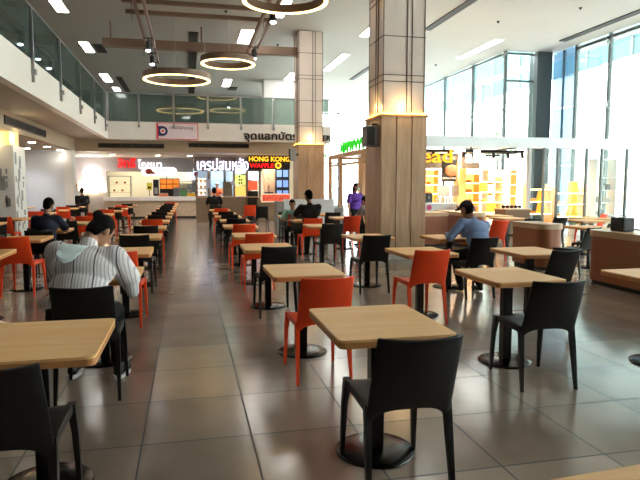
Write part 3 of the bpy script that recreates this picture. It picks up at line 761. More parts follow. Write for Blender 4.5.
    if cap:
        c_ = blob('cap', [('e', Hh(0, -.005, .045), (.09, .104, .092), Rh), ('c', Hh(-.03, .09, .055), .02, Hh(.03, .09, .055), .02), ('e', Hh(0, .12, .05), (.07, .06, .012), Rh)], .008, cap, t, 2, lambda co: (Rh.transposed()@(co-hc)).z < .03)
        if hair == 'under': blob('hair', [('e', Hh(0, -.02, .0), (.08, .088, .085), Rh)], .008, HAIR, t, 2, lambda co: (Rh.transposed()@(co-hc)).y > .02)
    ey = mat('eye_dark', (20, 16, 14), .3)
    for s_ in (-1, 1): MB().ball(tuple(Hh(s_*.03, .083, .012)), .011, .006, .007, 1).build('eye', ey, t)
    if mask: blob('face_mask', [('e', Hh(0, .055, -.048), (.058, .048, .05), Rh), ('e', Hh(0, .09, -.03), (.025, .022, .03), Rh)], .007, mask, t, 2)
    else: MB().ball(tuple(Hh(0, .083, -.052)), .024, .008, .007, 1).build('mouth', mat('lip', (150, 84, 76), .5), t)
    return t, sh_o, dict(neck=neck, T=T, R=R, hc=hc)
def stripes(name):
    m = bpy.data.materials.new(name); m.use_nodes = True; t = m.node_tree; b = t.nodes['Principled BSDF']
    tcn = t.nodes.new('ShaderNodeTexCoord'); s_ = t.nodes.new('ShaderNodeSeparateXYZ'); t.links.new(tcn.outputs['Object'], s_.inputs[0])
    def wv(freq, thr):
        a = t.nodes.new('ShaderNodeMath'); a.operation = 'MULTIPLY'; a.inputs[1].default_value = freq; t.links.new(s_.outputs['X'], a.inputs[0])
        c = t.nodes.new('ShaderNodeMath'); c.operation = 'FRACT'; t.links.new(a.outputs[0], c.inputs[0])
        d = t.nodes.new('ShaderNodeMath'); d.operation = 'LESS_THAN'; d.inputs[1].default_value = thr; t.links.new(c.outputs[0], d.inputs[0]); return d.outputs[0]
    col = lin((232, 224, 224))
    m1 = t.nodes.new('ShaderNodeMix'); m1.data_type = 'RGBA'; m1.inputs[6].default_value = col; m1.inputs[7].default_value = lin((188, 180, 184)); t.links.new(wv(46, .32), m1.inputs[0])
    m2 = t.nodes.new('ShaderNodeMix'); m2.data_type = 'RGBA'; t.links.new(m1.outputs[2], m2.inputs[6]); m2.inputs[7].default_value = lin((84, 78, 86)); t.links.new(wv(7.5, .06), m2.inputs[0])
    t.links.new(m2.outputs[2], b.inputs['Base Color']); b.inputs['Roughness'].default_value = .85; return m
C_black = mat('black_cloth', (22, 22, 25), .9, var=.1, scale=30); C_navy = mat('navy_cloth', (24, 30, 48), .9, var=.1, scale=30)
C_dtr = mat('dark_trouser_cloth', (17, 16, 18), .9, var=.1, scale=30); C_blue = mat('chambray_cloth', (120, 138, 176), .85, var=.08, scale=40)
C_purple = mat('purple_cloth', (96, 52, 160), .8, var=.06, scale=30); C_orangec = mat('orange_cloth', (224, 96, 40), .8); C_mint = mat('mint_cloth', (150, 190, 178), .85)
C_mask = mat('mask_cloth', (150, 200, 196), .8); C_white = mat('white_cloth', (232, 230, 226), .8)
# striped shirt person, left foreground
p, sh, k = person('person in a white striped wide-sleeved shirt bent over a table', (-.80, 4.27, 0), -8, stripes('striped_cloth'), C_dtr, lean=30, hands=[(-.16, .66, .77), (.15, .62, .78)], head_yaw=-38, head_pitch=44,
       sleeve='wide', hair='bun', vox=.008, loose=.022, wide=1.14, shoe=mat('black_trainer', (20, 20, 22), .6), shoe_sole=C_white, feet=[(-.13, .34, .095), (.22, .30, .095)], lateral=5, seat_h=.46)
T = k['T']
hd = []
for j in range(7):
    row = []
    for i in range(9):
        u_ = -1+2*i/8; v_ = j/6
        row.append(tuple(T(-.075+u_*(.10-.035*v_), -.185-.012*math.cos(u_*2)-.01*math.sin(v_*9)+.10*(1-v_)**2, .485-.19*v_*(1-.25*u_*u_))))
    hd.append(row)
shell('hood', hd, .008, mat('pale_blue_cloth', (222, 236, 238), .85, var=.05, scale=20), p)['label'] = 'pale blue pleated flap hanging at the back of the collar'
# man in navy, further left
person('person in a navy short-sleeved shirt seated with back turned, left', (-2.15, 9.55, 0), -6, C_navy, C_dtr, lean=14, hands=[(-.16, .5, .78), (.16, .5, .78)], head_yaw=-15, head_pitch=12, mask=C_mask, sc=.94)
chair(-2.15, 9.5, 'black', 'black plastic chair under the person in the navy shirt')
# black shirt man centre
person('person in a black shirt seated on an orange chair left of the large pillar', (2.47, 11.75, 0), 12, C_black, C_dtr, lean=6, hands=[(-.2, .46, .78), (.14, .46, .78)], head_yaw=10, head_pitch=4, wide=1.1)
person('person in a pale green shirt facing the man in black by the white low wall', (2.36, 13.2, 0), 165, C_mint, C_dtr, lean=14, hands=[(-.16, .4, .78), (.16, .4, .78)], head_pitch=25, sc=.86)
# man in black before crepe stall
person('person in a black shirt seated before the crepe stall, back to the camera', (.86, 19.8, 0), 0, C_black, C_dtr, lean=4, hands=[(-.2, .4, .7), (.2, .4, .7)], seat_h=.5)
# blue shirt man
person('person in a blue long-sleeved shirt and dark cap seated at the honey wood table', (3.81, 7.0, 0), 8, C_blue, C_dtr, lean=36, hands=[(-.24, .46, .78), (.02, .5, .78)], head_yaw=22, head_pitch=22, sleeve='long', cap=mat('dark_cap', (34, 30, 34), .8), hair='under', vox=.009, wide=1.1, feet=[(-.12, .30, .09), (.12, .2, .09)], lateral=7, sc=1.0)
# purple standing woman
person('person in a purple top with a face mask walking by the green lit sign', (4.36, 14.9, 0), 195, C_purple, C_black, pose='stand', female=True, hands=[(-.34, .06, .80), (.3, .16, .86)], hair='long', mask=C_mask, head_yaw=35, wide=1.15, sc=.9, feet=[(-.1, .14, .09), (.1, -.16, .10)])
# half hidden seated person at the pillar
person('person in a patterned grey shirt half hidden behind the large pillar', (4.22, 13.05, 0), 20, mat('patterned_grey_cloth', (120, 120, 124), .9, var=.5, scale=60), C_dtr, lean=20, hands=[(-.1, .45, .78), (.16, .45, .78)], head_pitch=35, sc=.93)
# two far left
person('person in black with dark hair seated near the round lit lamp', (-3.75, 22.4, 0), 10, C_black, C_dtr, lean=6, seat_h=.5)
person('person with reddish hair and white shirt beside the round lit lamp', (-4.3, 24.2, 0), 200, C_white, C_dtr, pose='stand', female=True, hair='long', hands=[(-.3, .1, .8), (.3, .1, .8)], cap=mat('red_cap', (150, 40, 34), .8), sc=.9)
# stall staff
person('stall worker in an orange shirt and white cap inside the crepe stall', (1.25, 26.0, 0), 180, C_orangec, C_dtr, pose='stand', hands=[(-.2, .35, 1.0), (.2, .35, 1.0)], cap=C_white, hair='none', sc=.96)
person('worker with black hair just visible behind the waffle counter', (3.5, 25.6, 0), 180, C_black, C_dtr, pose='stand', hands=[(-.2, .3, 1.0), (.2, .3, 1.0)], sc=.84)
person('distant person in a dark jacket outside the far glass', (8.3, 42.5, 0), 160, mat('slate_cloth', (90, 104, 112), .8), C_dtr, pose='stand', hands=[(-.3, .1, .9), (.3, .1, .9)])

# ================================================================== FOOD STALLS (left, under the mezzanine)
def boxes(name, m, parent, *bs, bev=0):
    b = MB()
    for x in bs: b.box(*x, bev)
    return b.build(name, m, parent)
def disc(name, m, parent, c, r_, th=.03, n=28, rz_=None):
    b = MB(); b.tube((c[0], c[1], c[2]), (c[0], c[1]-th, c[2]), r_, r_, n); return b.build(name, m, parent)
# --- stall A: grey wall, lamp, red/white letters
SY = 27.6
struct('wall_stall_grey', MB().box(-9, 0.2, SY+2.2, SY+2.3, 0, 2.73), M_cream)
struct('wall_stall_front', MB().box(-5.3, -3.57, SY, SY+.12, 0, 2.73).box(-3.57, .25, SY, SY+.1, 2.1, 2.73), mat('stall_grey_paint', (150, 144, 142), .6))
t = thing('round_wall_lamp', 'big glowing round white lamp on the grey stall wall', 'lamp', (-4.16, SY-.12, 1.98))
disc('lamp_shade', mat('lamp_disc', (255, 250, 244), emit=7), t, (0, 0, 0), .36, .1, 36); disc('back_ring', M_white, t, (0, .1, 0), .3, .1)
t = thing('glowing_letters', 'row of glowing white sign shapes under the round lamp', 'sign', (-4.16, SY-.05, 1.1))
rr = random.Random(3)
for k in range(7):
    MB().box(-.56+k*.165, -.44+k*.165, -.08, 0, rr.uniform(.02, .1), rr.uniform(.36, .5), .02).build('glyph_block', M_ledwarm, t)
boxes('backing_rail', M_white, t, (-.6, .62, 0, .04, .1, .16))
t = thing('stall_sign', 'red and white Thai letters of the left food stall', 'sign', (-3.06, SY-.08, 2.27))
text_mesh('red_letters', 'สิทธิ์', M_ledred, .78, .42, (0, 0, 0), depth=.04, parent=t, bold=.015)['label'] = 'red Thai letters'
text_mesh('white_letters', 'โภชนา', mat('led_white_soft', (244, 244, 248), emit=.8), 1.05, .42, (.86, 0, -.04), depth=.04, parent=t, bold=.012)['label'] = 'white Thai letters'
t = thing('menu_board', 'white rounded board with a roast chicken picture under the Thai letters', 'sign', (-1.25, SY-.3, 2.1))
b = MB(); b.prism([(x_, z_) for x_, z_ in [(.58+.2*math.cos(a), .2*math.sin(a)) for a in [-PI/2+PI*k/10 for k in range(11)]]+[(-.58+.2*math.cos(a), .2*math.sin(a)) for a in [PI/2+PI*k/10 for k in range(11)]]], 0, .06)
o = b.build('board', mat('lightbox_white', (250, 250, 255), emit=.5), t); o.rotation_euler = (PI/2, 0, 0)
b = MB(); b.ball((-.45, -.075, 0), .17, .03, .13).ball((-.3, -.08, -.06), .1, .03, .06).tube((-.28, -.08, -.08), (-.17, -.08, -.12), .02, .03); b.build('chicken_picture', mat('roast_red', (170, 62, 34), .5, var=.3, scale=12), t, True)
b = MB()
for k in range(6): b.box(-.05+k*.1, -.0+k*.1, -.065, -.06, .03, .09)
b.build('small_print', M_inkblack, t)
boxes('bracket', M_steel, t, (-.02, .02, -.02, .3, .17, .22))
t = thing('display_case', 'lit glass display case with hanging food left of the white counter', 'display case', (-3.05, SY+.5, .75))
boxes('frame', M_steel, t, (-.5, -.47, -.3, .3, 0, 1.15), (.47, .5, -.3, .3, 0, 1.15), (-.5, .5, -.3, .3, 1.13, 1.16), (-.5, .5, -.3, .3, 0, .03))
boxes('back_panel', mat('case_light', (255, 238, 190), emit=.35), t, (-.47, .47, .26, .29, .03, 1.13))
for z_ in (.4, .75): boxes('shelf', M_steel, t, (-.47, .47, -.28, .26, z_, z_+.015))
for k in range(7):
    MB().ball((-.38+.12*k, 0, .08+(k % 3)*.36+.06), .06, .08, .055).build('food', mat('golden_food', (206, 140, 60), .5, var=.3, scale=20), t, True)
boxes('base_cabinet', M_brown2, t, (-.5, .5, -.3, .3, -.75, 0))
t = thing('service_counter', 'long white topped stone counter of the left food stalls', 'counter', (-1.6, SY-.5, 0))
boxes('counter_top', M_marble, t, (-2.0, 2.0, -.45, .45, .80, .97)); boxes('stone_front', M_stone, t, (-1.95, 1.95, -.35, .4, .10, .80)); boxes('plinth', M_vent, t, (-1.95, 1.95, -.33, .4, 0, .1))
for x0, x1, z0, z1, c, nm, lb in ((-1.85, -1.62, 1.25, 1.6, (214, 200, 60), 'menu_card', 'small yellow and black menu card on the cream stall wall'), (-1.57, -1.32, 1.0, 1.75, (24, 24, 26), 'dark_menu_panel', 'narrow black panel beside the food photo board')):
    t = thing(nm, lb, 'sign', ((x0+x1)/2, SY+.3, z0)); a = (x1-x0)/2
    boxes('board', mat(nm+'_face', c, .4), t, (-a, a, -.02, .02, 0, z1-z0)); boxes('print', M_inkblack if c[0] > 100 else M_grey, t, (-a*.6, a*.6, -.03, -.02, .08, (z1-z0)*.5)); boxes('stand', M_steel, t, (-.02, .02, -.01, .02, -z0, 0))
t = thing('food_photo_board', 'lit orange food photo board above the stone counter', 'sign', (-.83, SY+.32, 1.3))
boxes('board', M_inkblack, t, (-.45, .45, 0, .05, -.32, .5)); boxes('stand', M_steel, t, (-.4, -.36, 0, .04, -1.3, -.32), (.36, .4, 0, .04, -1.3, -.32))
for i in range(3):
    for j in range(2): MB().box(-.42+i*.29, -.16+i*.29, -.01, 0, .02+j*.24, .22+j*.24).ball((-.29+i*.29, -.012, .12+j*.24), .08, .012, .06, 1).build('food_photo', mat('food_photo_orange', (236, 120, 34), emit=.4, var=.5, scale=16), t)
t = thing('white_menu_board', 'white hanging board with a round purple and red emblem', 'sign', (.4, SY+.1, 1.72))
boxes('board', mat('board_white', (228, 232, 240), emit=.35), t, (-.48, .45, 0, .04, 0, .56))
disc('emblem', mat('emblem_purple', (84, 60, 120), .5), t, (.0, 0, .27), .12, .015); disc('emblem_centre', M_redink, t, (0, -.012, .27), .06, .01)
boxes('hanger', M_steel, t, (-.4, -.38, 0, .02, .56, .99), (.36, .38, 0, .02, .56, .99))
for x, z_, sx, sz, c, nm, lb in ((-.52, .97, .14, .42, (96, 96, 98), 'food_warmer', 'grey steel warmer on the stone counter'), (-.2, .97, .17, .34, (84, 132, 76), 'green_canister', 'green box on the stone counter'), (.12, .97, .2, .18, (232, 170, 40), 'condiment_tray', 'yellow and red condiment tray at the right end of the stone counter'),
                           (-1.1, .97, .2, .16, (210, 120, 90), 'bowl_stack', 'small stack of reddish bowls on the counter below the food photos')):
    t = thing(nm, lb, nm.replace('_', ' '), (x, SY-.1, z_)); mm = mat(nm+'_col', c, .4)
    MB().box(-sx, sx, -.18, .18, 0, sz*.85, .02).build('body', mm, t); MB().box(-sx*.9, sx*.9, -.16, .16, sz*.85, sz, .01).build('lid', M_steel, t); MB().tube((-.04, 0, sz+.03), (.04, 0, sz+.03), .012).tube((-.04, 0, sz), (-.04, 0, sz+.03), .008).tube((.04, 0, sz), (.04, 0, sz+.03), .008).build('handle', M_dark, t)
t = thing('steel_shelf', 'steel shelf unit with pots behind the stone counter', 'shelf', (-.1, SY+1.9, 0))
for z_ in (.9, 1.3, 1.65): boxes('shelf', M_steel, t, (-.9, .7, -.25, .2, z_, z_+.03))
boxes('frame', M_steel, t, (-.92, -.88, -.25, .2, 0, 2), (.68, .72, -.25, .2, 0, 2))
for k in range(5): MB().lathe([(.08, 0), (.1, .02), (.1, .2), (.08, .21)], (-.7+k*.3, 0, .935+(.4 if k % 2 else 0)), 16).build('pot', M_steel if k % 2 else M_dark, t, True)
for x in (-2.8, -.9, .2): lamp('stall_lamp', 'AREA', (x, SY+1.0, 2.66), 16, (1, .95, .85), .8)
lamp('lamp_disc_glow', 'POINT', (-4.16, SY-.5, 1.9), 30, (1, .95, .9), .2)
# --- stall B: crepes
SB = 23.9
t = thing('crepe_stall', 'brown framed crepe stall with glass counter front', 'food stall', (1.35, SB, 0))
boxes('counter_wall', M_brown2, t, (-1.05, 1.55, 0, .5, 0, .98)); boxes('counter_top', M_rim, t, (-1.08, 1.58, -.04, .55, .98, 1.02))
for x in (-1.05, -.57, .45, 1.5): boxes('post', M_brown2, t, (x, x+.08, 0, .08, 1.02, 2.62 if x != -1.05 else 1.9))
boxes('header', mat('header_brown', (104, 88, 76), .5), t, (-1.1, 1.62, 0, .1, 2.05, 2.70)); boxes('header_rim', M_beige, t, (-1.12, 1.64, -.03, .12, 2.62, 2.70))
boxes('glass_front', M_shopg, t, (-.49, .45, .03, .05, 1.02, 1.7)); boxes('back_wall', mat('pale_blue_wall', (176, 198, 216), .5), t, (-.9, 1.5, 2.9, 3.0, 0, 2.7))
boxes('side_screen', mat('screen_blue', (150, 176, 200), .3), t, (-.45, -.42, .5, 2.9, 1.0, 2.7)); boxes('pipe', M_dark, t, (.22, .32, 2.6, 2.7, 1.5, 2.6))
boxes('dark_cabinet', mat('cabinet_taupe', (108, 98, 92), .5), t, (.08, .45, .6, 1.1, 1.02, 1.62))
for k, (x, z_) in enumerate(((-.53, 1.62), (.45, 1.58), (-.53, 1.45))): disc('flower_sticker', mat('sticker_lilac', (196, 200, 226), .5), t, (x, -.002, z_), .1, .008, 8)
t = thing('crepe_sign', 'white glowing Thai letters over the crepe stall', 'sign', (.37, SB-.09, 2.08)); text_mesh('lettering', 'เครปสมหวัง', M_ledwhite, 2.05, .5, (0, 0, 0), depth=.04, parent=t, bold=.006)
boxes('rail', M_dark, t, (0, 2.05, .03, .06, .1, .14))
t = thing('menu_light_box', 'white and yellow menu light boxes stacked right of the orange stall worker', 'sign', (2.1, SB-.06, 1.05))
for z0, z1, c in ((0, .42, (232, 190, 96)), (.45, .85, (218, 222, 120)), (.9, 1.25, (236, 240, 250))): boxes('light_box', mat('lb%d' % int(z0*100), c, emit=.5), t, (-.22, .2, 0, .05, z0, z1))
b = MB()
for k in range(5): b.ball((-.05+.09*(k % 2), -.01, .52+.13*(k//2)), .04, .01, .045, 1)
b.build('picture_dots', M_inkblack, t)
t = thing('crepe_display_rack', 'rack of colourful crepe samples on the left corner of the crepe stall', 'display rack', (.52, SB+.2, 1.02))
boxes('panel', mat('rack_white', (240, 230, 224), emit=.5), t, (-.2, .2, 0, .03, 0, .75)); boxes('tray', M_steel, t, (-.22, .22, -.15, .1, .0, .04), (-.22, .22, -.12, .02, .3, .33))
rr = random.Random(5)
for k in range(9): MB().tube((-.16+.16*(k % 3), -.05, .06+.24*(k//3)), (-.16+.16*(k % 3), -.07, .2+.24*(k//3)), .01, .06).build('crepe_cone', mat(('cone_red', 'cone_yellow', 'cone_cream')[k % 3], ((200, 60, 50), (236, 190, 80), (240, 224, 190))[k % 3], .6), t)
lamp('stall_lamp', 'AREA', (1.2, SB+1.6, 2.66), 45, (.9, .95, 1), 1.0)
# --- stall C: waffles
t = thing('waffle_stall', 'waffle stall with beige back panels and grey brown counter', 'food stall', (3.4, SB, 0))
boxes('counter', M_brown2, t, (-.5, .95, 0, .5, 0, .86)); boxes('counter_top', M_rim, t, (-.5, .97, -.03, .53, .86, .9))
bw = MB()
for k in range(6): bw.box(-.1+.13*k, .02+.13*k, 2.0, 2.06, 0, 2.7)
bw.build('back_panel', M_clad, t); boxes('left_post', M_brown2, t, (-1.06, -.98, 0, .08, 0, 2.7)); boxes('kitchen_wall', M_cream, t, (-1.0, 1.9, 2.9, 3.0, 0, 2.7))
t = thing('waffle_sign', 'yellow and red waffle stall letters with a round waffle badge', 'sign', (2.42, SB-.12, 2.2))
boxes('sign_board', M_dark, t, (-.02, 1.72, .04, .1, -.06, .5))
text_mesh('yellow_letters', 'HONG KONG', M_ledyel, 1.68, .2, (.02, 0, .25), depth=.05, parent=t, bold=.02)['label'] = 'yellow letters'
text_mesh('red_letters', 'WAFFLE', M_ledred, 1.0, .18, (.04, 0, -.01), depth=.05, parent=t, bold=.03)['label'] = 'red letters'
disc('waffle_badge', M_ledyel, t, (1.22, .02, .09), .13, .05); disc('badge_centre', mat('waffle_brown', (150, 96, 40), .6), t, (1.22, -.031, .09), .07, .012)
t = thing('stall_screen', 'bright menu screens stacked beside the waffle counter', 'screen', (2.55, SB+.1, 1.28))
boxes('screen', mat('screen_white_blue', (206, 220, 250), emit=.8, var=.25, scale=5), t, (-.18, .32, 0, .05, .42, .95)); disc('logo_disc', mat('logo_white', (255, 252, 240), emit=1), t, (-.0, -.01, .72), .16, .02)
boxes('photo_panel', mat('photo_red', (232, 84, 52), emit=.6, var=.5, scale=9), t, (-.18, .25, 0, .05, 0, .38))
t = thing('black_cabinet', 'tall black cabinet under the red food photo screen', 'cabinet', (2.6, SB+.1, 0)); boxes('body', M_black, t, (-.24, .22, -.1, .3, 0, 1.24), bev=.01); d_ = boxes('door', M_black, t, (-.22, .2, -.115, -.101, .04, 1.2)); boxes('handle', M_steel, d_, (.16, .18, -.15, -.116, .6, .9))
t = thing('counter_banner', 'orange red printed banner on the waffle counter front', 'banner', (3.55, SB-.09, .78)); boxes('board', mat('banner_cream', (238, 206, 176), emit=.3), t, (-.62, .62, 0, .03, 0, .36)); boxes('print', mat('banner_red', (214, 84, 58), emit=.3, var=.5, scale=9), t, (-.57, .57, -.006, 0, .05, .31))
t = thing('blue_screen_shelf', 'dark shelf with small blue lit screens at the back of the waffle stall', 'shelf', (4.1, SB+1.6, 0)); boxes('frame', M_dark, t, (-.3, .3, 0, .3, 0, 2.3))
for z_ in (.95, 1.4, 1.85):
    for x in (-.26, .02): boxes('screen', mat('blue_screen', (110, 140, 220), emit=.5), t, (x, x+.22, -.02, 0, z_, z_+.3))
lamp('stall_lamp', 'AREA', (3.4, SB+1.4, 2.66), 35, (1, .93, .82), .9)
# fascia lettering and banner
t = thing('exchange_point_sign', 'black Thai lettering and Latin word on the mezzanine fascia', 'sign', (2.12, MY-.03, 3.15))
text_mesh('thai_letters', 'จุดแลกบัตร', M_inkblack, 2.1, .42, (0, 0, -.02), depth=.04, parent=t, bold=.03)
text_mesh('latin_letters', 'CORNER', M_inkblack, 1.2, .22, (2.24, 0, .07), depth=.04, parent=t, bold=.03)
t = thing('fascia_banner', 'white banner with red border and navy emblem on the mezzanine fascia', 'banner', (-.35, MY-.04, 3.2))
boxes('board', mat('banner_white', (222, 206, 214), .6), t, (-.72, .74, 0, .03, 0, .56)); boxes('border', M_redink, t, (-.74, -.68, -.01, 0, -.02, .58), (-.72, .76, -.01, 0, .56, .585), (-.72, .76, -.01, 0, -.025, 0), (.74, .765, -.01, 0, -.02, .58))
MB().prism([(x_, z_) for x_, z_ in [(-.68, .1), (-.52, .1)]+[(-.52+.18*math.cos(a), .28+.18*math.sin(a)) for a in [-PI/2+PI*k/12 for k in range(13)]]+[(-.68, .46)]], 0, .012).build('navy_emblem', mat('navy_ink', (40, 26, 84), .5), t).rotation_euler = (PI/2, 0, 0)
disc('emblem_disc', M_white, t, (-.52, -.013, .28), .09, .008); disc('emblem_mark', M_redink, t, (-.52, -.022, .28), .05, .006)
text_mesh('small_lettering', 'เดินใต้สำราญ', M_inkblack, .85, .13, (-.28, -.01, .34), depth=.01, parent=t)
# low white wall
t = thing('low_white_wall', 'low white screen wall behind the people left of the large pillar', 'partition', (3.2, 16.1, 0))
boxes('white_panel', mat('gloss_white', (232, 234, 238), .3), t, (-.6, .85, -.1, 0, .05, 1.08)); boxes('grey_end', M_grey, t, (-.78, -.6, -.1, .5, .05, 1.02)); boxes('kickboard', M_dark, t, (-.78, .85, -.09, 0, 0, .05)); boxes('return_panel', M_grey, t, (.85, 1.15, -.1, .3, 0, .85))
# --- green sign kiosk
t = thing('timber_kiosk', 'timber framed kiosk with green lit letters on its roof edge', 'kiosk', (5.45, 19.6, 0))
kb = [(-2.4, 2.55), (2.5, 2.55)]
boxes('roof_beam', M_clad, t, (-.06, .1, -2.4, 2.6, 2.48, 2.62)); boxes('lower_beam', M_clad, t, (-.04, .06, -2.4, 2.6, 2.18, 2.26)); boxes('cross_beam', M_clad, t, (0, 3.2, 2.5, 2.6, 2.48, 2.6), (0, 3.2, -2.4, -2.3, 2.48, 2.6))
for x, y in ((0, 2.5), (0, .9), (0, -1.9), (3.1, 2.5), (1.2, 2.5), (3.1, -2.3)): boxes('post', M_clad, t, (x-.06, x+.06, y, y+.12, 0, 2.48))
boxes('roof_panel', M_alu, t, (.1, 3.2, -2.3, 2.5, 2.55, 2.6)); boxes('counter', M_white, t, (.6, 1.1, -1.6, 1.4, 0, .95))
boxes('glass_panel', M_shopg, t, (0, .015, 1.1, 2.4, .1, 2.15))
text_mesh('green_letters', 'NWWVVV', M_ledgreen, 3.0, .42, (0.0, 1.0, 2.60), -PI/2, .05, t, .012)['label'] = 'green glowing letters'
for k in range(4): boxes('menu_sheet', mat('menu_grey', (120, 124, 124), .5), t, (1.6+.35*k, 1.85+.35*k, 2.46, 2.49, 1.5, 1.9))
t = thing('green_loop_sign', 'small green glowing loop sign under the far end of the fascia', 'sign', (5.15, MY+.05, 2.55)); 
b = MB()
for c in (.1, .3):
    for k in range(16):
        a = 2*PI*k/16; a2 = 2*PI*(k+1)/16; b.tube((c+.09*math.cos(a), 0, .1+.08*math.sin(a)), (c+.09*math.cos(a2), 0, .1+.08*math.sin(a2)), .025, n=6)
b.build('neon_loops', M_ledgreen, t); boxes('hanger', M_steel, t, (.19, .21, -.01, .01, .15, .6))

# ================================================================== BAKERY
BY = 15.5
t = thing('shop_front', 'white steel shop front frame with glass bays before the bakery', 'shop front', (10, BY, 0))
boxes('head_beam', M_alu, t, (-3.75, 3.5, 0, .35, 2.58, 2.88)); boxes('main_post', mat('post_grey', (168, 170, 170), .4), t, (-.11, -.02, 0, .12, 0, 2.58))
for x in (.42, .88, 1.87, 2.4, 3.3): boxes('post', M_metalgrey, t, (x-.03, x+.03, 0, .08, 0, 2.58))
for a, c in ((.45, .85), (.91, 1.84), (1.9, 2.37), (2.43, 3.27)): boxes('glass_panel', M_shopg, t, (a, c, .03, .045, .05, 2.55))
t = thing('black_track', 'black lighting tracks hanging under the bakery roof', 'lighting track', (9, 17.5, 2.5))
boxes('track', M_vent, t, (-2.6, 1.3, -1.1, -.9, -.02, .06), (-2.4, 1.6, -.2, 0, 0, .07), (-2.5, 1.8, 1.2, 1.35, 0, .06), (-2.2, -2.05, -1.1, 1.3, .05, .1), (.4, .55, -1.9, 1.3, .05, .1))
boxes('suspension', M_steel, t, (-2.12, -2.1, -1.85, 1.3, .1, .3), (.46, .48, -1.85, 1.3, .1, .3))
for k in range(8): MB().tube((-2.2+.5*k, -.95, -.02), (-2.2+.5*k, -1.0, -.17), .045, .055).build('spot_head', M_vent, t)
for k in range(5): lamp('bakery_lamp', 'SPOT', (7.2+1.3*k, 16.7, 2.3), 150, (1, .82, .55), .06, (math.radians(14), 0, 0), None, None, 2.2)
lamp('bakery_lamp', 'AREA', (8.5, 17.6, 2.7), 160, (1, .85, .6), 1.5)
t = thing('bakery_sign', 'bakery sign in yellow and white glowing letters hung below the beam', 'sign', (5.85, BY+.1, 2.12))
text_mesh('yellow_letters', 'Bread', mat('bread_yellow', (255, 170, 10), emit=.6), 1.62, .38, (0, 0, 0), depth=.04, parent=t, bold=.008)['label'] = 'yellow letters'
text_mesh('white_letters', 'Talk', mat('led_white_strong', (255, 252, 244), emit=1.6), 1.02, .38, (1.68, 0, 0), depth=.04, parent=t, bold=.008)['label'] = 'white letters'
boxes('hanger', M_vent, t, (.8, .83, 0, .03, .3, .5), (2.2, 2.23, 0, .03, .3, .5))
t = thing('header_panel', 'taupe header panel behind the yellow and white bakery letters', 'panel', (8.4, 18.7, 2.06)); boxes('panel', mat('taupe_panel', (112, 98, 86), .6), t, (-1.9, 1.6, 0, .1, 0, .5)); boxes('suspension', M_steel, t, (-1.5, -1.47, .03, .06, .5, .8), (1.2, 1.23, .03, .06, .5, .8))
t = thing('marble_counter', 'white marble bakery counter with a pink round logo', 'counter', (7.1, 15.9, 0))
boxes('body', M_marble, t, (-.75, .6, -.3, .4, 0, .92)); boxes('counter_top', M_marble, t, (-.77, .62, -.33, .43, .92, .95)); disc('pink_logo', mat('pink_ink', (226, 60, 130), .5), t, (-.32, -.3, .83), .075, .01)
t = thing('brown_counter_box', 'small brown box counter before the marble counter', 'counter', (7.75, 15.2, 0)); boxes('body', M_brown, t, (-.2, .2, -.2, .2, 0, .85)); boxes('top', M_rim, t, (-.22, .22, -.22, .22, .85, .89))
t = thing('coffee_machine', 'black coffee machine on the marble counter beside the pillar', 'coffee machine', (6.85, 15.95, .95)); boxes('body', M_black, t, (-.13, .13, -.15, .15, 0, .3), bev=.02); boxes('drip_tray', M_steel, t, (-.1, .1, -.22, -.15, 0, .03)); MB().tube((0, -.18, .2), (0, -.15, .14), .025).build('spout', M_steel, t)
for k in range(7):
    c = thing('paper_cup', 'cream paper cup in the row on the marble counter', 'cup', (7.15+.085*k, 15.95, .95), 0, 'row of cups on the marble counter')
    MB().lathe([(.028, 0), (.038, .13), (.036, .13), (.027, .004)], n=14).build('cup', mat('cup_cream', (240, 214, 176), .5), c, True); MB().lathe([(.04, .13), (.036, .15)], n=14).build('lid', mat('cup_lid', (200, 150, 110), .4), c, True)
